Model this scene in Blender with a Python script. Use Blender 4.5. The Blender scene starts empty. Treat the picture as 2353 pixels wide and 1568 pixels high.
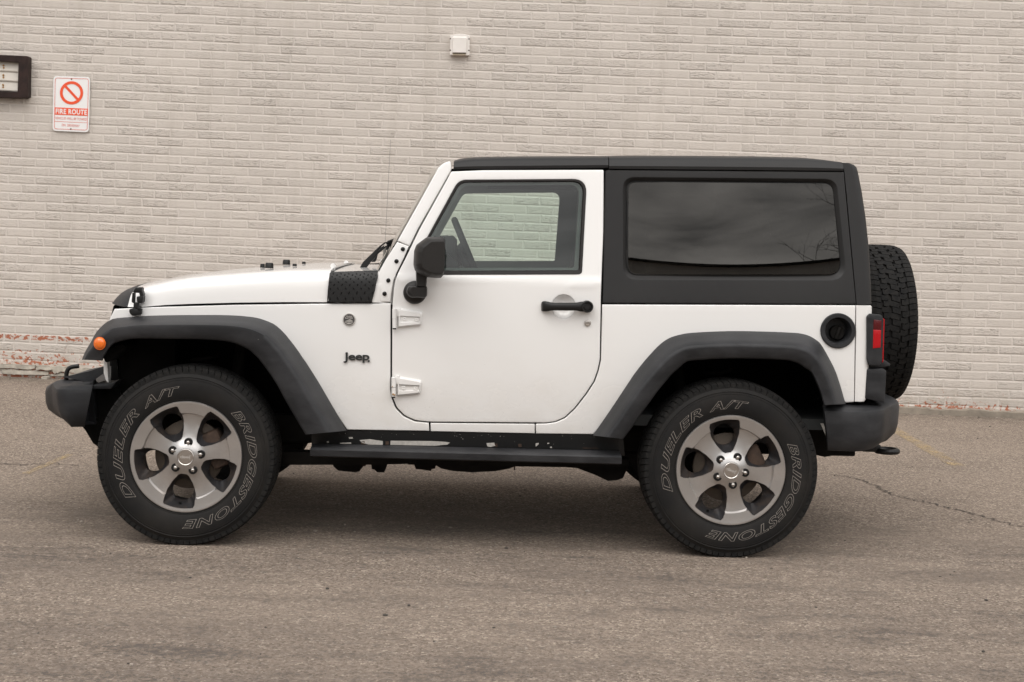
import bpy, bmesh, math, random
from mathutils import Vector, Matrix, geometry
random.seed(7)
SC = bpy.context.scene
COL = SC.collection
rad = math.radians

# ------------------------------------------------------------------ camera, sky, sun, exposure
FPX = 50 / 36 * 2353.0            # 50 mm lens in photo pixels (2353 px wide view of the photo)
VPX, VPY = 1176.5, 533.0          # where the level view axis meets the picture
ROLL = 0.02966
CAMH = 1.4307
cr, sr = math.cos(ROLL), math.sin(ROLL)
cd = bpy.data.cameras.new('camera')
cam = bpy.data.objects.new('camera', cd)
COL.objects.link(cam)
cd.lens, cd.sensor_width, cd.sensor_fit = 50, 36, 'HORIZONTAL'
cd.shift_y = -(784.0 - VPY) / 2353.0
cd.clip_start, cd.clip_end = 0.1, 2000
cam.matrix_world = Matrix(((cr, -sr, 0, 0), (0, 0, -1, 0), (sr, cr, 0, CAMH), (0, 0, 0, 1)))
cd.dof.use_dof = True
cd.dof.focus_distance = 6.6
cd.dof.aperture_fstop = 9
SC.camera = cam

SUN_EL, SUN_AZ = rad(52), rad(-38)     # azimuth: 0 = from behind the camera, negative = camera left
world = bpy.data.worlds.new('World')
SC.world = world
world.use_nodes = True
wn, wl = world.node_tree.nodes, world.node_tree.links
sky = wn.new('ShaderNodeTexSky')
sky.sky_type = 'NISHITA'
sky.sun_disc = False
sky.sun_elevation = SUN_EL
sky.sun_rotation = math.pi + SUN_AZ
hs = wn.new('ShaderNodeHueSaturation')
hs.inputs['Saturation'].default_value = 0.10
wl.new(sky.outputs[0], hs.inputs['Color'])
tc = wn.new('ShaderNodeTexCoord')
mp = wn.new('ShaderNodeMapping')
mp.inputs['Scale'].default_value = (1.6, 1.6, 7.0)
wl.new(tc.outputs['Generated'], mp.inputs['Vector'])
nz = wn.new('ShaderNodeTexNoise')
nz.inputs['Scale'].default_value = 2.2
nz.inputs['Detail'].default_value = 6
nz.inputs['Roughness'].default_value = 0.55
nz.inputs['Distortion'].default_value = 0.5
wl.new(mp.outputs[0], nz.inputs['Vector'])
crp = wn.new('ShaderNodeValToRGB')
crp.color_ramp.elements[0].position = 0.33
crp.color_ramp.elements[0].color = (0.46, 0.455, 0.45, 1)
crp.color_ramp.elements[1].position = 0.68
crp.color_ramp.elements[1].color = (1.22, 1.19, 1.15, 1)
wl.new(nz.outputs['Fac'], crp.inputs[0])
mx = wn.new('ShaderNodeMixRGB')
mx.blend_type = 'MULTIPLY'
mx.inputs[0].default_value = 1
wl.new(hs.outputs[0], mx.inputs[1])
wl.new(crp.outputs[0], mx.inputs[2])
# overcast: the zenith is brighter than the horizon
sx = wn.new('ShaderNodeSeparateXYZ')
wl.new(tc.outputs['Generated'], sx.inputs[0])
zr_ = wn.new('ShaderNodeValToRGB')
zr_.color_ramp.elements[0].position = 0.0
zr_.color_ramp.elements[0].color = (0.60, 0.597, 0.592, 1)
zr_.color_ramp.elements[1].position = 0.9
zr_.color_ramp.elements[1].color = (2.1, 2.08, 2.05, 1)
wl.new(sx.outputs['Z'], zr_.inputs[0])
mx2 = wn.new('ShaderNodeMixRGB')
mx2.blend_type = 'MULTIPLY'
mx2.inputs[0].default_value = 1
wl.new(mx.outputs[0], mx2.inputs[1])
wl.new(zr_.outputs[0], mx2.inputs[2])
bg = wn['Background']
bg.inputs['Strength'].default_value = 0.15
wl.new(mx2.outputs[0], bg.inputs['Color'])
sd = bpy.data.lights.new('sun', 'SUN')
sd.energy, sd.angle, sd.color = 0.9, rad(45), (1.0, 0.965, 0.925)
sun = bpy.data.objects.new('sun', sd)
COL.objects.link(sun)
sun.location = (-6, -8, 14)
sun.rotation_euler = Vector((-math.sin(SUN_AZ) * math.cos(SUN_EL), math.cos(SUN_AZ) * math.cos(SUN_EL), -math.sin(SUN_EL))).to_track_quat('-Z', 'Y').to_euler()
SC.view_settings.view_transform = 'Standard'
SC.view_settings.look = 'None'
SC.view_settings.exposure = 0.62
SC.view_settings.gamma = 1

# ------------------------------------------------------------------ picture pixel -> place
OX, OY, PSI = -1.41137616, 6.27819832, rad(1.8)
sp_, cp_ = math.sin(PSI), math.cos(PSI)
OA, OB = cp_ * OX + sp_ * OY, -sp_ * OX + cp_ * OY
YC = 0.91                          # car centreline, in car coordinates (x back, y away, z up)
WALLY = 12.1


def ray(x, y):
    a, b = (x - VPX) / FPX, (VPY - y) / FPX
    return cr * a - sr * b, sr * a + cr * b


def P(x, y, c):
    """point of the car's surface y = c (a number or a function of x, z) seen at photo pixel x, y"""
    X1, Z1 = ray(x, y)
    v = c if not callable(c) else 0.12
    for _ in range(1 if not callable(c) else 7):
        t = (v + OB) / (cp_ - sp_ * X1)
        lx, lz = t * (cp_ * X1 + sp_) - OA, CAMH + t * Z1
        if callable(c):
            v = c(lx, lz)
    return Vector((lx, v, lz))


def W(x, y, off=0.0):
    X1, Z1 = ray(x, y)
    Yw = WALLY - off
    return Vector((X1 * Yw, Yw, CAMH + Z1 * Yw))


def zoom(x0, y0, s):
    def f(*pts):
        r = [tuple([(x0 + p[0] / s) * 0.66025, (y0 + p[1] / s) * 0.66025] + list(p[2:])) for p in pts]
        return r
    return f


Z1 = zoom(100, 900, 2.24)
Z2 = zoom(300, 1230, 2.24)
Z3 = zoom(1050, 800, 3.92)
Z4 = zoom(1300, 500, 2.6133)
Z5 = zoom(2050, 500, 1.96)
Z6 = zoom(2750, 800, 1.912)
Z7 = zoom(2150, 1250, 2.1475)
ZS = zoom(950, 1380, 1.81)
ZW = zoom(0, 150, 4.48)
ZV = zoom(1500, 80, 10.455)
ZH = zoom(1100, 1000, 3.92)
ZD = zoom(1800, 950, 5.2275)

# ------------------------------------------------------------------ materials
MATS = {}


class NT:
    def __init__(s, name):
        s.m = bpy.data.materials.new(name)
        s.m.use_nodes = True
        s.n, s.l = s.m.node_tree.nodes, s.m.node_tree.links
        s.b = s.n['Principled BSDF']
        MATS[name] = s.m

    def new(s, t, **kw):
        n = s.n.new(t)
        for k, v in kw.items():
            setattr(n, k, v)
        return n

    def put(s, sock, v):
        if hasattr(v, 'is_output'):
            s.l.new(v, sock)
        elif v is not None:
            sock.default_value = v

    def math(s, op, a, b=None, c=None, clamp=False):
        n = s.new('ShaderNodeMath', operation=op, use_clamp=clamp)
        s.put(n.inputs[0], a)
        s.put(n.inputs[1], b)
        if c is not None:
            s.put(n.inputs[2], c)
        return n.outputs[0]

    def mix(s, f, a, b, mode='MIX'):
        n = s.new('ShaderNodeMixRGB', blend_type=mode)
        s.put(n.inputs[0], f)
        s.put(n.inputs[1], a)
        s.put(n.inputs[2], b)
        return n.outputs[0]

    def obj(s):
        return s.new('ShaderNodeTexCoord').outputs['Object']

    def map(s, vec, scale=(1, 1, 1), loc=(0, 0, 0), rot=(0, 0, 0)):
        n = s.new('ShaderNodeMapping')
        n.inputs['Scale'].default_value = scale
        n.inputs['Location'].default_value = loc
        n.inputs['Rotation'].default_value = rot
        s.l.new(vec, n.inputs['Vector'])
        return n.outputs[0]

    def noise(s, vec, scale, detail=3, rough=0.5, dist=0.0):
        n = s.new('ShaderNodeTexNoise')
        s.put(n.inputs['Vector'], vec)
        n.inputs['Scale'].default_value = scale
        n.inputs['Detail'].default_value = detail
        n.inputs['Roughness'].default_value = rough
        n.inputs['Distortion'].default_value = dist
        return n.outputs['Fac']

    def ramp(s, f, stops):
        n = s.new('ShaderNodeValToRGB')
        e = n.color_ramp.elements
        while len(e) < len(stops):
            e.new(0.5)
        for i, (p, c) in enumerate(stops):
            e[i].position = p
            e[i].color = (c, c, c, 1) if not hasattr(c, '__len__') else (*c[:3], 1)
        s.put(n.inputs[0], f)
        return n.outputs[0]

    def bump(s, h, strength, dist):
        n = s.new('ShaderNodeBump')
        n.inputs['Strength'].default_value = strength
        n.inputs['Distance'].default_value = dist
        s.put(n.inputs['Height'], h)
        s.l.new(n.outputs[0], s.b.inputs['Normal'])

    def set(s, **kw):
        for k, v in kw.items():
            s.put(s.b.inputs[k.replace('_', ' ')], v)
        return s.m


def simple(name, col, rough, metal=0.0, var=0.0, scale=8, bump=0.0, bscale=400, **kw):
    t = NT(name)
    c = (*col, 1)
    if var:
        f = t.ramp(t.noise(t.obj(), scale, 5, 0.6), [(0.3, 1 - var), (0.72, 1 + var)])
        c = t.mix(1, c, f, 'MULTIPLY')
    if bump:
        t.bump(t.noise(t.obj(), bscale, 2), bump, 0.002)
    t.set(Base_Color=c, Roughness=rough, Metallic=metal, **kw)
    return t.m


# white car paint, with road film on the lower flanks
t = NT('white_paint')
sep = t.new('ShaderNodeSeparateXYZ')
t.l.new(t.obj(), sep.inputs[0])
low = t.ramp(sep.outputs['Z'], [(0.45, 1.0), (0.95, 0.0)])
film = t.math('MULTIPLY', low, t.ramp(t.noise(t.map(t.obj(), (3, 3, 5)), 2.2, 5, 0.6), [(0.3, 0.1), (0.75, 0.8)]))
speck = t.math('MULTIPLY', t.ramp(t.noise(t.obj(), 60, 2, 0.5), [(0.72, 0.0), (0.77, 1.0)]), low)
c = t.mix(film, (0.80, 0.79, 0.775, 1), (0.68, 0.645, 0.60, 1))
c = t.mix(t.math('MULTIPLY', speck, 0.35), c, (0.30, 0.26, 0.21, 1))
t.set(Base_Color=c, Roughness=t.math('MULTIPLY_ADD', film, 0.25, 0.22), Coat_Weight=0.7, Coat_Roughness=0.05)

# textured charcoal hardtop
t = NT('charcoal_hardtop')
f = t.noise(t.obj(), 1.7, 4, 0.55)
t.bump(t.noise(t.obj(), 900, 2), 0.25, 0.001)
t.set(Base_Color=t.mix(t.ramp(f, [(0.3, 0.0), (0.7, 1.0)]), (0.014, 0.0136, 0.014, 1), (0.020, 0.0195, 0.0195, 1)), Roughness=0.48, Specular_IOR_Level=0.32)

# weathered black plastic of flares and bumpers
t = NT('black_plastic')
f = t.noise(t.map(t.obj(), (1.2, 1.2, 2.4)), 3.2, 6, 0.62)
ch = t.noise(t.obj(), 45, 3, 0.7)
c = t.mix(t.ramp(f, [(0.42, 0.0), (0.75, 1.0)]), (0.0165, 0.0170, 0.0188, 1), (0.047, 0.047, 0.050, 1))
c = t.mix(t.ramp(ch, [(0.735, 0.0), (0.76, 0.55)]), c, (0.30, 0.29, 0.27, 1))
t.bump(t.noise(t.obj(), 700, 2), 0.3, 0.001)
t.set(Base_Color=c, Roughness=t.ramp(f, [(0.3, 0.45), (0.8, 0.62)]), Specular_IOR_Level=0.30)

# tyre rubber, dusty brown on the sidewalls
t = NT('tyre_rubber')
f = t.noise(t.obj(), 5, 5, 0.65)
c = t.mix(t.ramp(f, [(0.40, 0.0), (0.75, 0.75)]), (0.0085, 0.0082, 0.0082, 1), (0.022, 0.019, 0.016, 1))
t.bump(t.noise(t.obj(), 300, 3), 0.15, 0.001)
t.set(Base_Color=c, Roughness=0.72, Specular_IOR_Level=0.25)
t = NT('tread_rubber')
f = t.noise(t.obj(), 40, 4, 0.65)
t.set(Base_Color=t.mix(t.ramp(f, [(0.4, 0.0), (0.8, 0.7)]), (0.008, 0.008, 0.008, 1), (0.026, 0.0235, 0.021, 1)), Roughness=0.8, Specular_IOR_Level=0.2)

# machined alloy with brown brake dust
t = NT('machined_alloy')
f = t.noise(t.obj(), 9, 5, 0.62)
dust = t.ramp(f, [(0.48, 0.0), (0.76, 0.45)])
c = t.mix(dust, (0.50, 0.488, 0.478, 1), (0.32, 0.25, 0.195, 1))
t.set(Base_Color=c, Metallic=t.math('SUBTRACT', 0.88, t.math('MULTIPLY', dust, 0.4)), Roughness=t.math('MULTIPLY_ADD', dust, 0.3, 0.29))
t = NT('pocket_grey')
f = t.noise(t.obj(), 14, 5, 0.62)
t.set(Base_Color=t.mix(t.ramp(f, [(0.45, 0.0), (0.75, 0.6)]), (0.030, 0.029, 0.031, 1), (0.10, 0.07, 0.05, 1)), Metallic=0.35, Roughness=0.42)

simple('satin_black', (0.009, 0.0088, 0.0088), 0.42, Specular_IOR_Level=0.35)
simple('matte_black', (0.006, 0.0058, 0.0055), 0.9, var=0.4, scale=6, Specular_IOR_Level=0.1)
simple('underbody', (0.012, 0.011, 0.010), 0.85, var=0.5, scale=7, Specular_IOR_Level=0.15)
simple('rust', (0.05, 0.03, 0.02), 0.85, var=0.5, scale=20)
simple('rubber_seal', (0.014, 0.0115, 0.011), 0.5, Specular_IOR_Level=0.4)
simple('mirror_plastic', (0.013, 0.0115, 0.0105), 0.47, bump=0.2, bscale=800, Specular_IOR_Level=0.4)
simple('chrome', (0.55, 0.52, 0.49), 0.28, 1.0)
simple('badge_silver', (0.62, 0.60, 0.57), 0.35, 0.7)
simple('badge_dark', (0.06, 0.055, 0.055), 0.45)
simple('emblem_black', (0.02, 0.022, 0.022), 0.45)
simple('letter_grey', (0.25, 0.225, 0.20), 0.8)
simple('brake_disc', (0.085, 0.066, 0.05), 0.6, 0.3, var=0.3, scale=12)
simple('interior_dark', (0.032, 0.034, 0.034), 0.7)
simple('interior_grey', (0.25, 0.27, 0.256), 0.7)
simple('seat_cloth', (0.045, 0.045, 0.047), 0.9)
simple('white_plastic', (0.74, 0.70, 0.66), 0.45, var=0.05, scale=10)
simple('vent_beige', (0.42, 0.35, 0.26), 0.7, var=0.15, scale=30)
simple('brown_metal', (0.024, 0.0125, 0.010), 0.55, var=0.5, scale=18, Specular_IOR_Level=0.25)
simple('louvre_white', (0.56, 0.52, 0.465), 0.5, var=0.08, scale=9)
simple('rust_spot', (0.30, 0.15, 0.04), 0.8)
simple('sign_white', (0.80, 0.79, 0.78), 0.35, var=0.02, scale=8)
simple('sign_red', (0.80, 0.085, 0.022), 0.4)
simple('sign_pink', (0.66, 0.14, 0.10), 0.45)
simple('lamp_red', (0.42, 0.001, 0.006), 0.15, Coat_Weight=0.3)
simple('lamp_red_dark', (0.08, 0.001, 0.003), 0.15, Coat_Weight=0.3)
simple('lamp_orange', (0.80, 0.16, 0.012), 0.15, Coat_Weight=0.8)
simple('headlight_glass', (0.5, 0.5, 0.5), 0.08, 0.6)
simple('chip_white', (0.45, 0.425, 0.39), 0.6, var=0.2, scale=60)
simple('concrete', (0.24, 0.205, 0.165), 0.9, var=0.3, scale=9, bump=0.6, bscale=60)
simple('old_brick_white', (0.44, 0.40, 0.34), 0.9, var=0.3, scale=14, bump=0.7, bscale=50)
simple('crack_dark', (0.075, 0.062, 0.052), 0.95)
simple('pebble', (0.30, 0.26, 0.22), 0.9, var=0.4, scale=60)
simple('pebble_dark', (0.06, 0.052, 0.045), 0.9)
simple('dark_cladding', (0.84, 0.83, 0.81), 0.6, var=0.1, scale=1)
simple('dark_roof', (0.02, 0.02, 0.02), 0.7)
simple('aerial_grey', (0.16, 0.15, 0.135), 0.5)
simple('bark', (0.035, 0.028, 0.022), 0.9)
simple('label_paper', (0.55, 0.52, 0.47), 0.6, var=0.3, scale=120)


def glass(name, tint, ior, rough=0.0, refl=1.0):
    m = bpy.data.materials.new(name)
    m.use_nodes = True
    n, l = m.node_tree.nodes, m.node_tree.links
    n.remove(n['Principled BSDF'])
    tr = n.new('ShaderNodeBsdfTransparent')
    tr.inputs[0].default_value = (*tint, 1)
    gl = n.new('ShaderNodeBsdfGlossy')
    gl.inputs['Roughness'].default_value = rough
    gl.inputs['Color'].default_value = (*refl, 1) if isinstance(refl, tuple) else (refl, refl, refl, 1)
    fr = n.new('ShaderNodeFresnel')
    fr.inputs['IOR'].default_value = ior
    mi = n.new('ShaderNodeMixShader')
    l.new(fr.outputs[0], mi.inputs[0])
    l.new(tr.outputs[0], mi.inputs[1])
    l.new(gl.outputs[0], mi.inputs[2])
    l.new(mi.outputs[0], n['Material Output'].inputs[0])
    MATS[name] = m
    return m


glass('door_glass', (0.80, 0.90, 0.855), 1.62)
glass('screen_glass', (0.86, 0.92, 0.87), 1.5)
glass('privacy_glass', (0.055, 0.053, 0.05), 1.62, 0.0, (1.0, 0.955, 0.90))

# painted, rough-faced brick
BW, BH = 0.22620, 0.07500
t = NT('painted_brick')
sep = t.new('ShaderNodeSeparateXYZ')
t.l.new(t.obj(), sep.inputs[0])
wob = t.noise(t.obj(), 1.3, 2)
px_, pz_ = sep.outputs['X'], sep.outputs['Z']
pz_ = t.math('ADD', pz_, t.math('MULTIPLY', t.math('MULTIPLY', px_, px_), -0.0008))
jag = t.math('SUBTRACT', t.noise(t.obj(), 16, 3), 0.5)
pz_ = t.math('ADD', pz_, t.math('MULTIPLY', t.math('SUBTRACT', wob, 0.5), 0.012))
pz_ = t.math('ADD', pz_, t.math('MULTIPLY', jag, 0.008))
v = t.math('DIVIDE', t.math('ADD', pz_, 0.02), BH)
row = t.math('FLOOR', v)
rn = t.new('ShaderNodeTexWhiteNoise', noise_dimensions='1D')
t.put(rn.inputs['W'], row)
shift = t.math('ADD', t.math('MULTIPLY', t.math('MODULO', t.math('ABSOLUTE', row), 2.0), 0.5), t.math('MULTIPLY', rn.outputs['Value'], 0.14))
u = t.math('ADD', t.math('DIVIDE', t.math('ADD', px_, t.math('MULTIPLY', jag, 0.022)), BW), shift)
cell = t.math('FLOOR', u)
cv = t.new('ShaderNodeCombineXYZ')
t.put(cv.inputs[0], cell)
t.put(cv.inputs[1], row)
hn = t.new('ShaderNodeTexWhiteNoise', noise_dimensions='2D')
t.put(hn.inputs['Vector'], cv.outputs[0])
h1 = hn.outputs['Value']
hc = t.new('ShaderNodeSeparateXYZ')
t.l.new(hn.outputs['Color'], hc.inputs[0])
fu = t.math('FRACT', u)
fv = t.math('FRACT', v)
du = t.math('MULTIPLY', t.math('SUBTRACT', 0.5, t.math('ABSOLUTE', t.math('SUBTRACT', fu, 0.5))), BW)
dv = t.math('MULTIPLY', t.math('SUBTRACT', 0.5, t.math('ABSOLUTE', t.math('SUBTRACT', fv, 0.5))), BH)
dm = t.math('MINIMUM', du, dv)
brick = t.ramp(dm, [(0.0030, 0.0), (0.0115, 1.0)])
# horizontal torn ridges
rv = t.new('ShaderNodeCombineXYZ')
t.put(rv.inputs[0], t.math('ADD', t.math('MULTIPLY', px_, 24.0), t.math('MULTIPLY', h1, 37.0)))
t.put(rv.inputs[1], t.math('MULTIPLY', row, 3.7))
t.put(rv.inputs[2], t.math('MULTIPLY', pz_, 88.0))
rip = t.noise(rv.outputs[0], 1.0, 3, 0.55, 0.9)
rid = t.math('SUBTRACT', 1.0, t.math('ABSOLUTE', t.math('SUBTRACT', t.math('MULTIPLY', rip, 2.0), 1.0)))
amp = t.math('ADD', 0.26, t.math('MULTIPLY', t.math('POWER', hc.outputs[0], 1.4), 0.85))
rough_h = t.math('MULTIPLY', t.math('MULTIPLY', rip, amp), 1.0)
height = t.math('MULTIPLY', brick, t.math('ADD', 0.12, rough_h))
height = t.math('ADD', height, t.math('MULTIPLY', t.noise(t.obj(), 220, 2), 0.06))
t.bump(height, 1.0, 0.009)
tone = t.math('ADD', 0.94, t.math('MULTIPLY', hc.outputs[1], 0.08))
big = t.ramp(t.noise(t.map(t.obj(), (0.35, 1, 0.6)), 1.6, 5, 0.6), [(0.3, 0.95), (0.7, 1.04)])
c = t.mix(1, (0.560, 0.509, 0.460, 1), t.math('MULTIPLY', tone, big), 'MULTIPLY')
mort = t.mix(1, (0.586, 0.535, 0.486, 1), big, 'MULTIPLY')
c = t.mix(brick, mort, c)
strk = t.noise(t.map(t.obj(), (5.0, 1, 0.35)), 1.4, 5, 0.62)
c = t.mix(t.ramp(strk, [(0.52, 0.0), (0.72, 0.42)]), c, (0.43, 0.385, 0.335, 1))
groove_shade = t.math('MULTIPLY', t.math('MULTIPLY', t.ramp(rip, [(0.32, 1.0), (0.45, 0.0)]), amp), brick)
c = t.mix(t.math('MULTIPLY', groove_shade, 0.55), c, (0.20, 0.175, 0.15, 1))  # hollows between the ridges darkened in the colour, as painted crevice shade
# grime below and worn-off paint showing the red brick
base_h = t.math('ADD', sep.outputs['Z'], 0.0)
nzp = t.noise(t.map(t.obj(), (26, 1, 34)), 1.0, 4, 0.65, 0.4)
patch = t.noise(t.obj(), 2.3, 2)
lowm = t.ramp(base_h, [(0.0, 1.0), (0.07, 0.85), (0.11, 0.36), (0.30, 0.0)])
leftm = t.ramp(t.math('MULTIPLY', px_, -0.1), [(0.26, 0.0), (0.33, 1.0)])
lowm = t.math('MAXIMUM', lowm, t.math('MULTIPLY', leftm, t.ramp(base_h, [(0.15, 0.78), (0.22, 0.52), (0.29, 0.0)])))
band = t.math('MULTIPLY', t.math('MULTIPLY', t.ramp(t.math('ABSOLUTE', t.math('SUBTRACT', base_h, 0.345)), [(0.022, 1.0), (0.036, 0.0)]),
              t.ramp(t.math('MULTIPLY', px_, -0.1), [(0.325, 0.0), (0.36, 1.0)])), brick)
thr = t.math('ADD', t.math('MULTIPLY', lowm, t.math('MULTIPLY', patch, 0.42)), t.math('MULTIPLY', band, 0.24))
peel = t.ramp(t.math('ADD', nzp, thr), [(0.70, 0.0), (0.755, 1.0)])
peel = t.math('MULTIPLY', peel, t.ramp(t.math('ADD', lowm, band), [(0.02, 0.0), (0.12, 1.0)]))
grime = t.math('MULTIPLY', t.ramp(base_h, [(0.0, 0.9), (0.30, 0.0)]), t.ramp(t.noise(t.obj(), 7, 5, 0.7), [(0.42, 0.0), (0.7, 0.8)]))
c = t.mix(grime, c, (0.25, 0.205, 0.135, 1))
c = t.mix(peel, c, t.mix(nzp, (0.26, 0.075, 0.035, 1), (0.42, 0.15, 0.08, 1)))
stain = t.math('MULTIPLY', t.ramp(t.noise(t.obj(), 30, 3, 0.6), [(0.70, 0.0), (0.74, 1.0)]), t.ramp(h1, [(0.82, 0.0), (0.86, 0.5)]))
c = t.mix(t.math('MULTIPLY', stain, brick), c, (0.33, 0.24, 0.19, 1))
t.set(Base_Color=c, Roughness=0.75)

# old, pale, worn asphalt
t = NT('old_asphalt')
o = t.obj()
v1 = t.new('ShaderNodeTexVoronoi')
v1.inputs['Scale'].default_value = 115
t.put(v1.inputs['Vector'], o)
sv = t.new('ShaderNodeSeparateXYZ')
t.l.new(v1.outputs['Color'], sv.inputs[0])
stone = sv.outputs[0]
fine = t.noise(o, 420, 2, 0.6)
mid = t.noise(o, 32, 5, 0.75)
c = t.ramp(stone, [(0.0, (0.112, 0.086, 0.066)), (0.45, (0.234, 0.184, 0.145)), (0.82, (0.302, 0.242, 0.193)), (0.97, (0.49, 0.41, 0.335))])
c = t.mix(1, c, t.ramp(fine, [(0.28, 0.62), (0.72, 1.32)]), 'MULTIPLY')
c = t.mix(1, c, t.ramp(mid, [(0.3, 0.82), (0.7, 1.14)]), 'MULTIPLY')
so = t.new('ShaderNodeSeparateXYZ')
t.l.new(o, so.inputs[0])
near = t.ramp(so.outputs['Y'], [(0.0, 1.0), (1.0, 1.0)])
wear = t.noise(t.map(o, (0.42, 1.1, 1), (3.1, 0.7, 0)), 1.3, 8, 0.74, 0.2)
grain = t.math('ADD', t.math('MULTIPLY', t.math('SUBTRACT', stone, 0.5), 0.18), t.math('MULTIPLY', t.math('SUBTRACT', mid, 0.5), 0.75))
darkp = t.ramp(t.math('ADD', wear, grain), [(0.49, 0.0), (0.68, 1.0)])
edge = t.ramp(t.math('DIVIDE', so.outputs['Y'], 12.0), [(0.56, 1.0), (0.64, 0.15)])
c = t.mix(t.math('MULTIPLY', t.math('MULTIPLY', darkp, 0.58), edge), c, (0.110, 0.087, 0.073, 1))
wear2 = t.noise(t.map(o, (0.9, 2.6, 1), (9.1, 2.7, 0)), 1.7, 7, 0.72, 0.3)
c = t.mix(t.math('MULTIPLY', t.ramp(t.math('ADD', wear2, grain), [(0.57, 0.0), (0.66, 0.80)]), edge), c, (0.082, 0.068, 0.059, 1))
wear3 = t.noise(t.map(o, (1.5, 3.8, 1), (4.4, 1.3, 0)), 2.4, 8, 0.78, 0.3)
c = t.mix(t.math('MULTIPLY', t.ramp(t.math('ADD', wear3, grain), [(0.58, 0.0), (0.68, 0.55)]), edge), c, (0.080, 0.066, 0.057, 1))
pale = t.noise(t.map(o, (0.3, 0.9, 1), (1.1, 5.7, 0)), 1.1, 4, 0.6)
c = t.mix(t.ramp(pale, [(0.45, 0.0), (0.75, 0.30)]), c, (0.36, 0.288, 0.226, 1))
foot = t.math('MULTIPLY', t.ramp(t.math('MULTIPLY', so.outputs['Y'], 0.05), [(0.575, 0.0), (0.603, 0.85)]), t.ramp(t.noise(o, 9, 6, 0.7), [(0.38, 0.0), (0.62, 1.0)]))
c = t.mix(foot, c, (0.085, 0.068, 0.050, 1))
dots = t.noise(o, 38, 2, 0.5)
c = t.mix(t.ramp(dots, [(0.755, 0.0), (0.775, 0.8)]), c, (0.05, 0.042, 0.036, 1))
t.bump(t.math('ADD', t.math('MULTIPLY', stone, 0.6), t.math('MULTIPLY', fine, 0.6)), 0.75, 0.006)
t.set(Base_Color=c, Roughness=0.92)

t = NT('worn_yellow')
f = t.noise(t.map(t.obj(), (1, 1, 1)), 55, 5, 0.8)
f2 = t.noise(t.obj(), 7, 3, 0.6)
t.set(Base_Color=(0.50, 0.37, 0.19, 1), Roughness=0.9)
tra = t.new('ShaderNodeBsdfTransparent')
mxs = t.new('ShaderNodeMixShader')
t.put(mxs.inputs[0], t.math('MULTIPLY', t.ramp(f, [(0.42, 0.0), (0.60, 0.85)]), t.ramp(f2, [(0.35, 0.1), (0.60, 1.0)])))
t.l.new(tra.outputs[0], mxs.inputs[1])
t.l.new(t.b.outputs[0], mxs.inputs[2])
t.l.new(mxs.outputs[0], t.n['Material Output'].inputs[0])


def M(n):
    return MATS[n]


# ------------------------------------------------------------------ mesh helpers
def tag(o, label=None, cat=None, group=None, kind=None):
    for k, v in (('label', label), ('category', cat), ('group', group), ('kind', kind)):
        if v:
            o[k] = v
    return o


def empty(name, loc=(0, 0, 0), rz=0):
    o = bpy.data.objects.new(name, None)
    o.empty_display_size = 0.2
    COL.objects.link(o)
    o.location = loc
    o.rotation_euler = (0, 0, rz)
    return o


def finish(name, bm, mats, parent=None, smooth=True, angle=38, wn=False, recalc=True):
    bmesh.ops.remove_doubles(bm, verts=bm.verts, dist=1e-5)
    if recalc:
        bmesh.ops.recalc_face_normals(bm, faces=bm.faces)
    me = bpy.data.meshes.new(name)
    bm.to_mesh(me)
    bm.free()
    if not isinstance(mats, (list, tuple)):
        mats = [mats]
    for m in mats:
        me.materials.append(M(m))
    if smooth:
        for p in me.polygons:
            p.use_smooth = True
        me.set_sharp_from_angle(angle=rad(angle))
    o = bpy.data.objects.new(name, me)
    COL.objects.link(o)
    o.parent = parent
    if wn:
        w = o.modifiers.new('weighted', 'WEIGHTED_NORMAL')
        w.keep_sharp = True
    return o


def add_loft(bm, rows, closed=False, cap0=False, cap1=False, mi=0):
    vr = [[bm.verts.new(p) for p in r] for r in rows]
    n = len(rows[0])
    for a, b in zip(vr, vr[1:]):
        for i in range(n if closed else n - 1):
            j = (i + 1) % n
            try:
                bm.faces.new((a[i], a[j], b[j], b[i])).material_index = mi
            except ValueError:
                pass
    for flag, r in ((cap0, vr[0]), (cap1, vr[-1])):
        if flag:
            try:
                bm.faces.new(r).material_index = mi
            except ValueError:
                pass
    return vr


def add_box(bm, c, s, bev=0.0, mi=0, rot=None, seg=2):
    r = bmesh.ops.create_cube(bm, size=1)
    vs = r['verts']
    for v in vs:
        v.co = Vector((v.co.x * s[0], v.co.y * s[1], v.co.z * s[2]))
    fs = list({f for v in vs for f in v.link_faces})
    if bev:
        es = list({e for v in vs for e in v.link_edges})
        r2 = bmesh.ops.bevel(bm, geom=es, offset=bev, segments=seg, affect='EDGES', profile=0.5)
        vs = list({v for f in r2['faces'] for v in f.verts} | {v for v in vs if v.is_valid})
        fs = list({f for v in vs for f in v.link_faces})
    for v in vs:
        p = v.co.copy()
        if rot:
            p = rot @ p
        v.co = p + Vector(c)
    for f in fs:
        f.material_index = mi
    return vs


def add_tube(bm, pts, r, n=10, mi=0, caps=True, rads=None):
    pts = [Vector(p) for p in pts]
    rows = []
    up = None
    for i, p in enumerate(pts):
        d = (pts[min(i + 1, len(pts) - 1)] - pts[max(i - 1, 0)]).normalized()
        if up is None:
            up = Vector((0, 0, 1)) if abs(d.z) < 0.9 else Vector((1, 0, 0))
        x = d.cross(up).normalized()
        up = x.cross(d).normalized()
        rr = rads[i] if rads else r
        rows.append([p + rr * (math.cos(2 * math.pi * k / n) * x + math.sin(2 * math.pi * k / n) * up) for k in range(n)])
    add_loft(bm, rows, True, caps, caps, mi)


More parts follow.
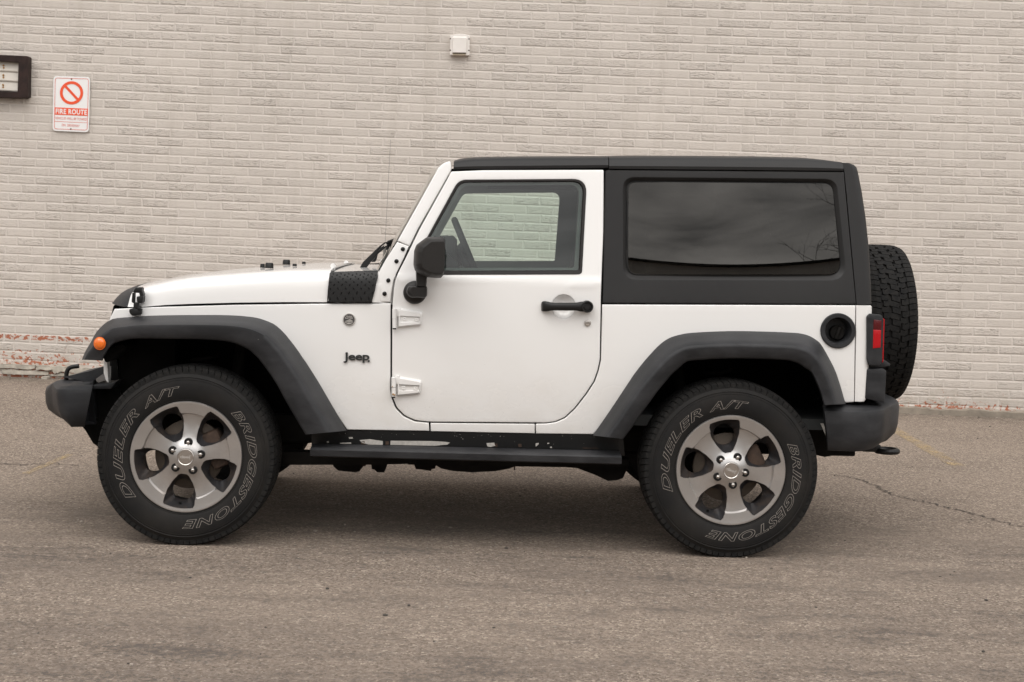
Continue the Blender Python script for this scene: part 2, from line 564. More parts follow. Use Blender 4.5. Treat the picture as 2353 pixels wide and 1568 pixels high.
def add_disc_stack(bm, c, prof, n=28, axis='y', mi=0, cap0=False, cap1=True):
    """lathe around an axis through c: prof = [(radius, distance along axis)]"""
    rows = []
    for r, d in prof:
        row = []
        for k in range(n):
            a = 2 * math.pi * k / n
            ca, sa = r * math.cos(a), r * math.sin(a)
            off = {'y': (ca, d, sa), 'x': (d, ca, sa), 'z': (ca, sa, d)}[axis]
            row.append(Vector(c) + Vector(off))
        rows.append(row)
    add_loft(bm, rows, True, cap0, cap1, mi)


def fillet(pts, n=7):
    out = []
    m = len(pts)
    for i, p in enumerate(pts):
        if len(p) < 3 or p[2] <= 0:
            out.append((p[0], p[1]))
            continue
        a, b, c = Vector(pts[i - 1][:2]), Vector(p[:2]), Vector(pts[(i + 1) % m][:2])
        da, dc = (a - b), (c - b)
        la, lc = da.length, dc.length
        da.normalize()
        dc.normalize()
        ang = da.angle(dc)
        d = min(p[2] / max(math.tan(ang / 2), 1e-3), la * 0.49, lc * 0.49)
        s, e = b + da * d, b + dc * d
        for k in range(n + 1):
            q = k / n
            out.append(tuple((1 - q) ** 2 * s + 2 * q * (1 - q) * b + q * q * e))
    return out


def resample(loop, step):
    out = []
    for i, a in enumerate(loop):
        b = loop[(i + 1) % len(loop)]
        L = math.dist(a, b)
        if L < 1e-6:
            continue
        k = max(1, int(math.ceil(L / step)))
        for j in range(k):
            out.append((a[0] + (b[0] - a[0]) * j / k, a[1] + (b[1] - a[1]) * j / k))
    return out


def area(loop):
    return 0.5 * sum(a[0] * b[1] - b[0] * a[1] for a, b in zip(loop, loop[1:] + loop[:1]))


def inset(loop, d):
    s = 1 if area(loop) > 0 else -1
    n = len(loop)
    out = []
    for i in range(n):
        a, b, c = Vector(loop[i - 1]), Vector(loop[i]), Vector(loop[(i + 1) % n])
        e1, e2 = (b - a).normalized(), (c - b).normalized()
        n1, n2 = Vector((-e1.y, e1.x)) * s, Vector((-e2.y, e2.x)) * s
        q = n1 + n2
        if q.length < 1e-6:
            q = n1
        q.normalize()
        k = d / max(q.dot(n1), 0.45)
        out.append(tuple(b + q * k))
    return out


def inside(p, loop):
    x, y = p
    r = False
    for i in range(len(loop)):
        x1, y1 = loop[i - 1]
        x2, y2 = loop[i]
        if (y1 > y) != (y2 > y) and x < (x2 - x1) * (y - y1) / (y2 - y1) + x1:
            r = not r
    return r


def cdt_fill(outer, holes, grid):
    pts = [Vector(p) for p in outer]
    edges = [(i, (i + 1) % len(outer)) for i in range(len(outer))]
    for h in holes:
        k = len(pts)
        pts += [Vector(p) for p in h]
        edges += [(k + i, k + (i + 1) % len(h)) for i in range(len(h))]
    bnd = list(pts)
    if grid:
        xs, ys = [p[0] for p in outer], [p[1] for p in outer]
        gx = min(xs) + grid * 0.5
        while gx < max(xs):
            gy = min(ys) + grid * 0.5
            while gy < max(ys):
                q = (gx, gy)
                if inside(q, outer) and not any(inside(q, h) for h in holes):
                    v = Vector(q)
                    if min((v - b).length_squared for b in bnd) > (grid * 0.4) ** 2:
                        pts.append(v)
                gy += grid
            gx += grid
    vs, _, fs, *_r = geometry.delaunay_2d_cdt(pts, edges, [], 1, 1e-4)
    tri = []
    for f in fs:
        c = sum((vs[i] for i in f), Vector((0, 0))) / len(f)
        if inside(c, outer) and not any(inside(c, h) for h in holes):
            tri.append(f)
    return vs, tri


def add_panel(bm, outer, holes, surf, thick=0.02, bev=1.6, step=10, grid=30, back=False, mi=0, mapper=None, depth=None, rawpts=False):
    """plate following surf, cut to a pixel outline, with rounded edges; bev in pixels"""
    mp_ = mapper or (lambda x, y: P(x, y, surf))
    dv = depth or Vector((0, 1, 0))
    L0 = outer if rawpts else resample(fillet(outer), step)
    HS = [resample(fillet(h), step) for h in holes]
    bm_ = bev / 518.0
    specs = [(0, thick), (0, bm_), (0.3 * bev, 0.3 * bm_), (bev, 0)] if bev else [(0, thick), (0, 0)]
    fronts = []
    for L, sgn in [(L0, 1)] + [(h, -1) for h in HS]:
        rows = []
        for ins, dep in specs:
            q = inset(L, ins * sgn) if ins else L
            rows.append([mp_(*p) + dv * dep for p in q])
        add_loft(bm, rows, True, mi=mi)
        fronts.append(inset(L, specs[-1][0] * sgn) if specs[-1][0] else L)
    for dep in ([0] + ([thick] if back else [])):
        fr = fronts if dep == 0 else [L0] + HS
        vs, tri = cdt_fill(fr[0], fr[1:], grid)
        bv = [bm.verts.new(mp_(p[0], p[1]) + dv * dep) for p in vs]
        for f in tri:
            try:
                bm.faces.new([bv[i] for i in f]).material_index = mi
            except ValueError:
                pass


def panel(name, outer, holes, surf, mat, parent, **kw):
    bm = bmesh.new()
    add_panel(bm, outer, holes, surf, **kw)
    return finish(name, bm, mat, parent, angle=50, wn=True)


def match(la, lb, n):
    """resample two outlines by angle about their common centre, so they can be lofted"""
    cx = sum(p[0] for p in lb) / len(lb)
    cy = sum(p[1] for p in lb) / len(lb)
    # uniform by arc of lb, then angle on la
    db = resample(lb, sum(math.dist(a, b) for a, b in zip(lb, lb[1:] + lb[:1])) / n)

    def hit(loop, ang):
        best = None
        dx, dy = math.cos(ang), math.sin(ang)
        for a, b in zip(loop, loop[1:] + loop[:1]):
            ex, ey = b[0] - a[0], b[1] - a[1]
            den = dx * ey - dy * ex
            if abs(den) < 1e-9:
                continue
            tt = ((a[0] - cx) * ey - (a[1] - cy) * ex) / den
            uu = ((a[0] - cx) * dy - (a[1] - cy) * dx) / den
            if tt > 0 and -1e-6 <= uu <= 1 + 1e-6 and (best is None or tt > best):
                best = tt
        return (cx + dx * best, cy + dy * best) if best else None
    ra, rb = [], []
    for p in db:
        h = hit(la, math.atan2(p[1] - cy, p[0] - cx))
        if h:
            ra.append(h)
            rb.append(p)
    return ra, rb


def band(name, outer, inner, f_out, f_in, mat, parent, n=90, extra=()):
    """ring between two outlines; f_* map pixel -> point"""
    a, b = match(fillet(outer), fillet(inner), n)
    bm = bmesh.new()
    rows = [[f_out(*p) for p in a]]
    for tt, f in extra:
        rows.append([f(pa[0] + (pb[0] - pa[0]) * tt, pa[1] + (pb[1] - pa[1]) * tt) for pa, pb in zip(a, b)])
    rows.append([f_in(*p) for p in b])
    add_loft(bm, rows, True)
    return finish(name, bm, mat, parent, angle=40)


def crom(pts, n):
    """Catmull-Rom through points of any dimension, n samples"""
    m = len(pts)
    out = []
    for k in range(n):
        s = k / (n - 1) * (m - 1)
        i = min(int(s), m - 2)
        f = s - i
        p0, p1, p2, p3 = pts[max(i - 1, 0)], pts[i], pts[i + 1], pts[min(i + 2, m - 1)]
        out.append(tuple(0.5 * (2 * b + (c - a) * f + (2 * a - 5 * b + 4 * c - d) * f * f + (3 * b - a - 3 * c + d) * f ** 3)
                         for a, b, c, d in zip(p0, p1, p2, p3)))
    return out


def text_geo(s, bold=0.0, extrude=0.0, outline=0.0, shear=0.0, spacing=1.0, res=4):
    cu = bpy.data.curves.new('t', 'FONT')
    cu.body = s
    cu.offset = bold
    cu.extrude = extrude
    cu.shear = shear
    cu.space_character = spacing
    cu.resolution_u = res
    if outline:
        cu.fill_mode = 'NONE'
        cu.bevel_depth = outline
        cu.bevel_resolution = 0
    o = bpy.data.objects.new('t', cu)
    COL.objects.link(o)
    dg = bpy.context.evaluated_depsgraph_get()
    me = bpy.data.meshes.new_from_object(o.evaluated_get(dg))
    vs = [v.co.copy() for v in me.vertices]
    fs = [tuple(p.vertices) for p in me.polygons]
    bpy.data.objects.remove(o)
    bpy.data.curves.remove(cu)
    bpy.data.meshes.remove(me)
    return vs, fs


def add_text(bm, s, fn, mi=0, **kw):
    """fn(u, v, w): u, v in 0..1 of the text's own box"""
    vs, fs = text_geo(s, **kw)
    x0, x1 = min(v.x for v in vs), max(v.x for v in vs)
    y0, y1 = min(v.y for v in vs), max(v.y for v in vs)
    bv = [bm.verts.new(fn((v.x - x0) / (x1 - x0), (v.y - y0) / (y1 - y0), v.z)) for v in vs]
    for f in fs:
        try:
            bm.faces.new([bv[i] for i in f]).material_index = mi
        except ValueError:
            pass


def quad_fn(q, mapper):
    """q: pixel corners bottom-left, bottom-right, top-right, top-left"""
    def f(u, v, w):
        x = (1 - v) * ((1 - u) * q[0][0] + u * q[1][0]) + v * ((1 - u) * q[3][0] + u * q[2][0])
        y = (1 - v) * ((1 - u) * q[0][1] + u * q[1][1]) + v * ((1 - u) * q[3][1] + u * q[2][1])
        return mapper(x, y, w)
    return f


def circle(cx, cy, rx, ry=None, n=32):
    ry = ry or rx
    return [(cx + rx * math.cos(2 * math.pi * k / n), cy + ry * math.sin(2 * math.pi * k / n)) for k in range(n)]


def mirror_part(o, parent, top=True):
    """a copy on the car's other side"""
    me = o.data.copy() if o.data else None
    if me:
        me.transform(Matrix.Diagonal((1, -1, 1, 1)))
        me.flip_normals()
    c = bpy.data.objects.new(o.name.split('.')[0], me)
    COL.objects.link(c)
    c.parent = parent
    c.location = (o.location.x, (2 * YC if top else 0) - o.location.y, o.location.z)
    c.rotation_euler = o.rotation_euler
    for m in o.modifiers:
        if m.type == 'WEIGHTED_NORMAL':
            c.modifiers.new('weighted', 'WEIGHTED_NORMAL').keep_sharp = True
    for ch in list(o.children):
        mirror_part(ch, c, False)
    return c

# ------------------------------------------------------------------ ground
def gz(x, y):
    s = max(0.0, min(1.0, (y - 8.4) / 3.6))
    s = s * s * (3 - 2 * s)
    return s * max(-0.2, min(0.25, 0.0255 - 0.011 * x))


def G(x, y, dz=0.004):
    X1, Z1_ = ray(x, y)
    z = 0.0
    for _ in range(8):
        t = (z - CAMH) / Z1_
        z = gz(X1 * t, t)
    return Vector((X1 * t, t, z + dz))


xs = [-200, -80, -40, -20, -12] + [-10 + 0.5 * i for i in range(41)] + [12, 20, 40, 80, 200]
ys = [-200, -80, -40, -20, -8, 0, 4, 8] + [8.4 + 0.3 * i for i in range(14)] + [16, 30, 80, 200]
bm = bmesh.new()
add_loft(bm, [[(x, y, gz(x, y)) for x in xs] for y in ys])
tag(finish('parking_lot', bm, 'old_asphalt', angle=80), kind='structure', label='worn pale grey asphalt of the parking lot', cat='ground')


def ribbon(bm, pts, w0, dz, jit=0.012, sub=6, mi=0):
    pts = [Vector(p) for p in pts]
    dense = []
    for a, b in zip(pts, pts[1:]):
        for k in range(sub):
            dense.append(a.lerp(b, k / sub))
    dense.append(pts[-1])
    L, R = [], []
    for i, p in enumerate(dense):
        d = (dense[min(i + 1, len(dense) - 1)] - dense[max(i - 1, 0)])
        n = Vector((-d.y, d.x, 0)).normalized()
        w = w0 * random.uniform(0.25, 1.0) * min(1, 0.15 + 4 * min(i, len(dense) - 1 - i) / len(dense))
        q = p + n * random.uniform(-jit, jit)
        L.append((q + n * w / 2))
        R.append((q - n * w / 2))
    for r in (L, R):
        for v in r:
            v.z = gz(v.x, v.y) + dz
    add_loft(bm, [L, R], mi=mi)


bm = bmesh.new()
ribbon(bm, [G(*p) for p in [(1893, 1084), (1915, 1091), (1956, 1097.6), (1986, 1107), (2019, 1121), (2043, 1134.6), (2079, 1144), (2139, 1158), (2188, 1170), (2243, 1184), (2298, 1200), (2353, 1212.5), (2420, 1232), (2520, 1255)]], 0.020, 0.003, 0.025, 12)
ribbon(bm, [G(*p) for p in [(2112, 1150), (2139, 1146), (2170, 1152)]], 0.008, 0.0035, 0.02, 8)
ribbon(bm, [G(*p) for p in [(-60, 1062), (0, 1064), (60, 1069), (120, 1066), (180, 1072), (240, 1074)]], 0.016, 0.003, 0.03, 9)
ribbon(bm, [G(*p) for p in [(660, 1118), (760, 1113), (900, 1110)]], 0.006, 0.003, 0.02, 8)
tag(finish('asphalt_crack', bm, 'crack_dark', smooth=False), kind='structure', label='dark cracks running across the asphalt', cat='crack')

bm = bmesh.new()
for (x0, y0, x1, y1, w) in [(2046, 983, 2200, 1072, 0.11), (60, 1090, 160, 1046, 0.05)]:
    a, b = G(x0, y0), G(x1, y1)
    n = Vector((-(b - a).y, (b - a).x, 0)).normalized()
    L, R = [], []
    for k in range(41):
        q = a.lerp(b, k / 40)
        L.append(q + n * w * 0.5 * random.uniform(0.8, 1.05))
        R.append(q - n * w * 0.5 * random.uniform(0.8, 1.05))
    for v in L + R:
        v.z = gz(v.x, v.y) + 0.0045
    add_loft(bm, [L, R])
tag(finish('painted_line', bm, 'worn_yellow', smooth=False), kind='structure', label='worn away yellow parking line on the asphalt', cat='road marking')

bm = bmesh.new()
for i in range(420):
    y = random.uniform(3.6, 11.9)
    x = random.uniform(-0.42, 0.42) * y
    s = random.choice([0.004, 0.004, 0.005, 0.005, 0.006, 0.008])
    r = bmesh.ops.create_icosphere(bm, subdivisions=1, radius=s)
    sc = Vector((random.uniform(0.7, 1.5), random.uniform(0.7, 1.3), random.uniform(0.4, 0.8)))
    mi = 1 if random.random() < 0.2 else 0
    for v in r['verts']:
        v.co = Vector((v.co.x * sc.x, v.co.y * sc.y, v.co.z * sc.z)) + Vector((x, y, gz(x, y) + s * 0.2))
        for f in v.link_faces:
            f.material_index = mi
for i in range(150):                       # grit along the foot of the wall
    x = random.uniform(-5.5, 5.5)
    y = 12.05 - abs(random.gauss(0, 0.12))
    s = random.uniform(0.003, 0.008)
    r = bmesh.ops.create_icosphere(bm, subdivisions=1, radius=s)
    for v in r['verts']:
        v.co = Vector((v.co.x * 1.3, v.co.y, v.co.z * 0.7)) + Vector((x, y, gz(x, y) + s * 0.2))
        for f in v.link_faces:
            f.material_index = i % 2
tag(finish('loose_grit', bm, ['pebble', 'pebble_dark'], smooth=False), kind='stuff', label='loose grit scattered over the asphalt', cat='gravel')

# ------------------------------------------------------------------ brick wall
bm = bmesh.new()
rows = []
for z in (-0.5, 7.0):
    rows.append([(-30, 0, z), (30, 0, z), (30, 0.3, z), (-30, 0.3, z)])
add_loft(bm, rows, True, True, True)
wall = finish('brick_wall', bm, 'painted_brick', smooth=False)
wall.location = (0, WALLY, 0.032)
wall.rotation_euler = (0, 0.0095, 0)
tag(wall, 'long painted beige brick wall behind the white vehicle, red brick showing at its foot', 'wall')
bpy.context.view_layer.update()
WINV = wall.matrix_world.inverted()

bm = bmesh.new()                          # concrete strip at the foot, right side
top = [(1500, 917), (1750, 926), (1990, 934.5), (2066, 937.5), (2120, 939), (2170, 943.5), (2230, 943), (2300, 947.5), (2353, 948.6), (2470, 953), (2600, 958)]
dense = crom(top, 46)
fr, tp, bt = [], [], []
for i, (x, y) in enumerate(dense):
    o_ = 0.035 + random.uniform(-0.008, 0.008)
    yy = y + random.uniform(-1.5, 1.5)
    p = W(x, yy, o_)
    q = W(x, yy, 0.0)
    fr.append(WINV @ p)
    tp.append(WINV @ Vector((p.x, WALLY + 0.01, p.z + 0.012)))
    bt.append(WINV @ Vector((p.x, WALLY - o_ - 0.02, p.z - 0.25)))
add_loft(bm, [tp, fr, bt])
finish('footing', bm, 'concrete', wall, angle=60)
bm = bmesh.new()                          # loose, broken courses at the foot, left side
ZB5 = zoom(0, 1050, 3.92)
for poly, o_ in [([(-300, 850), (150, 850), (330, 862), (480, 868), (478, 915), (380, 932), (150, 912), (-300, 905)], 0.022),
                 ([(495, 872), (640, 872), (680, 880), (720, 930), (640, 945), (560, 925), (500, 940), (488, 915)], 0.034),
                 ([(650, 884), (800, 884), (905, 890), (905, 965), (830, 955), (800, 975), (740, 985), (700, 945), (660, 925)], 0.026),
                 ([(20, 925), (130, 925), (330, 940), (500, 945), (655, 955), (660, 1005), (350, 1002), (30, 990)], 0.018),
                 ([(690, 990), (760, 1000), (830, 972), (900, 985), (1000, 985), (1300, 1000), (1300, 1030), (690, 1018)], 0.016),
                 ([(920, 895), (1040, 900), (1240, 912), (1400, 920), (1400, 990), (1060, 985), (930, 960)], 0.010),
                 ([(560, 1030), (640, 1033), (640, 1062), (566, 1060)], 0.09)]:
    add_panel(bm, [tuple(p) for p in ZB5(*poly)], [], None, thick=o_ + 0.02, bev=0.8, step=5, grid=14,
              mapper=lambda x, y, o_=o_: WINV @ (W(x, y, o_) + Vector((0, random.uniform(-.003, .003), 0))))
finish('loose_brick', bm, 'old_brick_white', wall, angle=40)


def wp(off):
    return lambda x, y: W(x, y, off)


# ------------------------------------------------------------------ sign
D3 = Vector((0, 1, 0))
so_ = ZW((833, 515, 9), (1405, 533, 9), (1383, 1395, 9), (818, 1370, 9))
sign = panel('fire_route_sign', so_, [], None, 'sign_white', None, thick=0.006, bev=0.4, step=3, grid=30, mapper=wp(0.018), depth=D3)
tag(sign, 'white and red fire route sign screwed to the brick wall', 'sign')
bi = ZW((858, 542, 6.5), (1384, 558, 6.5), (1362, 1364, 6.5), (842, 1342, 6.5))
bi2 = inset(resample(fillet(bi), 3), 1.1)
bm = bmesh.new()
b0 = resample(fillet(bi), 3)
add_loft(bm, [[W(*p, 0.0195) for p in b0], [W(*p, 0.0195) for p in bi2]], True)
q = ZW((845, 1218), (1365, 1243), (1365, 1249), (845, 1225))
add_loft(bm, [[W(*q[3], 0.0196), W(*q[2], 0.0196)], [W(*q[0], 0.0196), W(*q[1], 0.0196)]])
finish('border', bm, 'sign_pink', sign, smooth=False)
bm = bmesh.new()
(cx, cy), = ZW((1115, 778))
ro, ri = 181 * 0.14738, 138 * 0.14738
C1, C2 = circle(cx, cy, ro, n=48), circle(cx, cy, ri, n=48)
add_loft(bm, [[W(*p, 0.0205) for p in C1], [W(*p, 0.0205) for p in C2]], True)
dx, dy = math.cos(rad(47)), math.sin(rad(47))
bar = []
for a, b in ((-1, -1), (1, -1), (1, 1), (-1, 1)):
    bar.append(W(cx + dx * a * (ri + 1.5) - dy * b * 2.9, cy + dy * a * (ri + 1.5) + dx * b * 2.9, 0.0202))
bm.faces.new([bm.verts.new(p) for p in bar])
finish('prohibition_symbol', bm, 'sign_red', sign, smooth=False)
bm = bmesh.new()
q = ZW((852, 1117), (1368, 1138), (1372, 1026), (852, 1004))
bm.faces.new([bm.verts.new(W(*p, 0.0200)) for p in q])
finish('red_band', bm, 'sign_red', sign, smooth=False)
bm = bmesh.new()
add_text(bm, 'FIRE ROUTE', quad_fn(ZW((868, 1103), (1353, 1123), (1356, 1042), (868, 1022)), lambda x, y, w: W(x, y, 0.0207)), bold=0.03, spacing=1.1)
finish('title_lettering', bm, 'sign_white', sign, smooth=False)
bm = bmesh.new()
add_text(bm, 'VEHICLES WILL BE TOWED', quad_fn(ZW((860, 1188), (1350, 1212), (1352, 1173), (862, 1150)), lambda x, y, w: W(x, y, 0.0200)), bold=0.0)
finish('small_lettering', bm, 'sign_pink', sign, smooth=False)
bm = bmesh.new()
add_text(bm, 'ON  DRIVEWAY', quad_fn(ZW((962, 1299), (1240, 1313), (1243, 1274), (963, 1259)), lambda x, y, w: W(x, y, 0.0200)), bold=0.0)
finish('small_lettering', bm, 'sign_pink', sign, smooth=False)
for p in ZW((1116, 565), (1105, 1340)):
    bm = bmesh.new()
    add_disc_stack(bm, W(*p, 0.018), [(0.006, 0), (0.006, -0.003), (0.003, -0.005)], 10)
    finish('screw', bm, 'rust', sign)

# ------------------------------------------------------------------ white vent hood
vent = panel('vent_hood', ZV((700, 465, 1.5), (900, 412, 20), (1050, 400, 25), (1200, 412, 20), (1405, 460, 1.5), (1400, 1180, 1.5), (690, 1168, 1.5)), [], None,
             'white_plastic', None, thick=0.05, bev=0.7, step=3, grid=20, mapper=wp(0.045), depth=D3)
tag(vent, 'small white plastic vent hood high on the brick wall', 'vent')
a0 = ZV((770, 500, 3), (1320, 500, 3), (1290, 1090), (775, 1085))
a1 = ZV((800, 540, 3), (1300, 540, 3), (1272, 1080), (790, 1075))
bm = bmesh.new()
pa, pb = match(fillet(a0), fillet(a1), 40)
add_loft(bm, [[W(*p, 0.044) for p in pa], [W(*p, 0.062) for p in pb]], True)
vs, tri = cdt_fill(pb, [], 0)
bv = [bm.verts.new(W(p[0], p[1], 0.062)) for p in vs]
for f in tri:
    bm.faces.new([bv[i] for i in f])
finish('cover', bm, 'white_plastic', vent, angle=30)
bm = bmesh.new()
g0 = ZV((772, 1088), (1285, 1092), (1255, 1178), (800, 1176))
add_panel(bm, g0, [], None, thick=0.02, bev=0, grid=20, mapper=wp(0.052), depth=D3)
for i in range(11):
    x = 800 + i * 44
    q = ZV((x, 1092), (x + 16, 1092), (x + 16, 1130), (x, 1130))
    add_panel(bm, q, [], None, thick=0.004, bev=0, grid=20, mapper=wp(0.056), depth=D3, mi=1)
finish('grille', bm, ['vent_beige', 'matte_black'], vent, smooth=False)
for p in ZV((708, 577), (1385, 588), (700, 997), (1378, 1008)):
    bm = bmesh.new()
    add_disc_stack(bm, W(*p, 0.044), [(0.006, 0), (0.006, -0.003), (0.002, -0.004)], 10)
    finish('screw', bm, 'rust', vent)

# ------------------------------------------------------------------ brown louvre vent, far left
fo = ZW((-560, 160, 2), (440, 205, 3), (432, 835, 3), (385, 858, 3), (-560, 840, 2))
fi = ZW((-520, 255), (290, 300), (272, 765), (-520, 735))
lv = panel('louvre_vent', fo, [fi], None, 'brown_metal', None, thick=0.10, bev=0.8, step=6, grid=20, mapper=wp(0.085), depth=D3)
tag(lv, 'dark brown framed louvre vent cut off at the left edge', 'vent')
for k in range(3):
    y0, y1 = 285 + k * 152, 285 + (k + 1) * 152
    a, b = ZW((-520, y0 - 70), (292, y0 - 8)), ZW((-520, y1 - 45), (284, y1 + 2))
    bm = bmesh.new()
    rows = []
    for (p, q, o_) in ((a[0], a[1], 0.034), (b[0], b[1], 0.05), ((b[0][0], b[0][1] + 2.4), (b[1][0], b[1][1] + 2.4), 0.046), ((b[0][0], b[0][1] + 2.4), (b[1][0], b[1][1] + 2.4), 0.02)):
        rows.append([W(p[0] + (q[0] - p[0]) * i / 12, p[1] + (q[1] - p[1]) * i / 12 + 0.2 * math.sin(i * 1.7 + k), o_) for i in range(13)])
    add_loft(bm, rows)
    for (xx, yy) in ((56, y0 + 66), (58, y0 + 104)):
        p, = ZW((xx - k * 4, yy))
        add_disc_stack(bm, W(*p, 0.046), [(0.009, 0), (0.008, -0.003), (0.003, -0.004)], 9, mi=1)
    finish('louvre', bm, ['louvre_white', 'rust_spot'], lv, angle=30)

# ------------------------------------------------------------------ what the side glass reflects: building and bare tree behind the photographer
bl = empty('warehouse', (6, -16.75, 0), rad(16))
tag(bl, 'long low dark clad building across the lot, mirrored in the side glass', 'building')
BHT = 6.68
bm = bmesh.new()
add_box(bm, (0, -6, BHT / 2 + 0.02), (90, 12, BHT + .26))
for k in range(60):
    add_box(bm, (-44 + k * 1.5, 0.03, BHT / 2), (0.12, 0.06, BHT - 0.3))
finish('wall', bm, 'dark_cladding', bl, smooth=False)
bm = bmesh.new()
add_box(bm, (0, -5.9, BHT + .18), (91, 12.2, 0.06))
finish('roof', bm, 'dark_roof', bl, smooth=False)
for k, xx in enumerate((-22, -9, 3, 19)):
    bm = bmesh.new()
    add_box(bm, (xx, 0.1, 1.7), (3.2, 0.08, 3.4))
    for j in range(5):
        add_box(bm, (xx, 0.155, 0.5 + j * 0.65), (3.1, 0.03, 0.05))
    finish('loading_door', bm, 'louvre_white', bl, smooth=False)

tr = empty('bare_tree', (18.9, -30, 0))
tr.scale = (1.7, 1.7, 1.7)
tag(tr, 'leafless tree across the lot, its twigs mirrored in the rear side glass', 'tree')


def grow(bm, p, d, L, r, depth):
    pts, rr = [p.copy()], [r]
    for k in range(4):
        d = (d + Vector((random.gauss(0, .11), random.gauss(0, .11), random.gauss(0.02, .07)))).normalized()
        p = p + d * L / 4
        pts.append(p.copy())
        rr.append(r * (1 - 0.42 * (k + 1) / 4))
    add_tube(bm, pts, 0, 5 if depth > 1 else 4, rads=rr, caps=False)
    if depth == 0:
        return
    for k in range(random.choice((2, 3, 3))):
        ax = Vector((random.gauss(0, 1), random.gauss(0, 1), random.gauss(0, .6))).normalized()
        nd = (d + ax * random.uniform(0.5, 0.95)).normalized()
        q = pts[random.choice((2, 3, 4, 4))]
        grow(bm, q, nd, L * random.uniform(0.62, 0.82), r * 0.52, depth - 1)


bm = bmesh.new()
add_tube(bm, [(0, 0, -0.2), (0.05, 0, 1), (0.1, 0.05, 2.2), (0.05, 0.1, 3.4)], 0, 10, rads=[.24, .19, .17, .15])
finish('trunk', bm, 'bark', tr)
bm = bmesh.new()
for k in range(5):
    a = k * 1.26 + 0.4
    grow(bm, Vector((0.05, 0.1, 3.2)), Vector((math.cos(a) * .7, math.sin(a) * .7, 0.9)).normalized(), 2.3, 0.085, 5)
finish('crown', bm, 'bark', tr)

# ------------------------------------------------------------------ the white two-door off-roader
car = empty('suv', (OX, OY, 0), PSI)
tag(car, 'white two door off road SUV with charcoal hardtop parked side on before the brick wall', 'suv')


def taper(x):
    return max(0.0, 0.75 - x) * 0.148


def Sb(x, z):                      # tub side
    y = 0.118 + taper(x)
    if z < 0.80:
        y += (0.80 - z) ** 2 * 0.16
    y += 0.004 * ((z - 0.9) / 0.25) ** 2 if z > 0.9 else 0
    return y


def lean(z):
    return 0.133 + 0.13 * (z - 1.235)


def Sd(x, z):                      # door: flank, shoulder under the glass, leaning frame
    if z > 1.235:
        return lean(z) - 0.004
    if z > 1.205:
        s = (z - 1.205) / 0.03
        return 0.116 + 0.013 * s * s * (3 - 2 * s)
    y = 0.116 + 0.004 * ((z - 0.95) / 0.25) ** 2
    if z < 0.80:
        y += (0.80 - z) ** 2 * 0.14
    return y


def St(x, z):                      # hardtop side
    return 0.128 + 0.13 * (z - 1.14)


def off(S, d):
    return lambda x, z: S(x, z) + d


def mapS(S, d=0.0):
    return lambda x, y: P(x, y, S) + Vector((0, d, 0))


MIRROR = []

# front fender and cowl side
fender_out = [(263, 710.5), (361, 706), (538, 701), (726, 698.6), (850, 698), (897.6, 697.3), (897.4, 760), (896.8, 895, 30), (899.5, 915.5, 30), (908.8, 939.5, 30), (928, 958.2, 30), (953, 969.6, 30), (985, 972.6), (986.5, 991), (797, 988),
              (775, 955), (700, 830), (640, 775), (600, 752), (540, 745), (440, 744), (330, 747), (270, 756), (243, 790), (238, 778), (250, 737)]
o = panel('front_fender', fender_out, [], Sb, 'white_paint', car, thick=0.03, bev=2.2)
MIRROR.append(o)
bm = bmesh.new()
bc, = ZH((452, 440))
for rr, d0, mi in ((14.6, 0.007, 0), (12.9, 0.009, 1)):
    c0 = circle(*bc, rr, n=36)
    c1 = circle(*bc, rr - 0.8, n=36)
    add_loft(bm, [[P(x, y, Sb) for x, y in c0], [P(x, y, Sb) - Vector((0, d0 * .7, 0)) for x, y in c0], [P(x, y, Sb) - Vector((0, d0, 0)) for x, y in c1]], True, False, True, mi)
bq = lambda *a: quad_fn(ZH(*a), lambda x, y, w: P(x, y, Sb) - Vector((0, 0.0105, 0)))
add_text(bm, 'TRAIL', bq((405, 405), (500, 405), (497, 388), (408, 388)), bold=0.03)
add_text(bm, 'RATED', bq((398, 430), (505, 430), (503, 410), (399, 410)), bold=0.03)
for poly in ([(392, 465), (430, 448), (452, 440), (462, 436), (480, 444), (510, 463), (450, 456)], [(396, 472), (450, 462), (508, 470), (500, 482), (470, 476), (430, 476), (404, 483)],
             [(410, 490), (450, 482), (497, 489), (478, 500), (452, 505), (428, 500)]):
    q = ZH(*poly)
    vs, tri = cdt_fill(q, [], 0)
    bv = [bm.verts.new(P(p[0], p[1], Sb) - Vector((0, 0.0102, 0))) for p in vs]
    for f in tri:
        bm.faces.new([bv[i] for i in f])
b = finish('round_badge', bm, ['badge_silver', 'badge_dark'], o, angle=40)
bm = bmesh.new()
add_text(bm, 'Jeep', quad_fn(ZH((375, 1030), (728, 1030), (728, 888), (375, 888)), lambda x, y, w: P(x, y, Sb) - Vector((0, 0.004 + w * 0.02, 0))), bold=0.018, extrude=0.2, spacing=0.95, res=6)
dc, = ZH((720, 1008))
add_disc_stack(bm, P(*dc, Sb), [(0.005, 0), (0.005, -0.008)], 12)
finish('emblem', bm, 'emblem_black', o, angle=40)

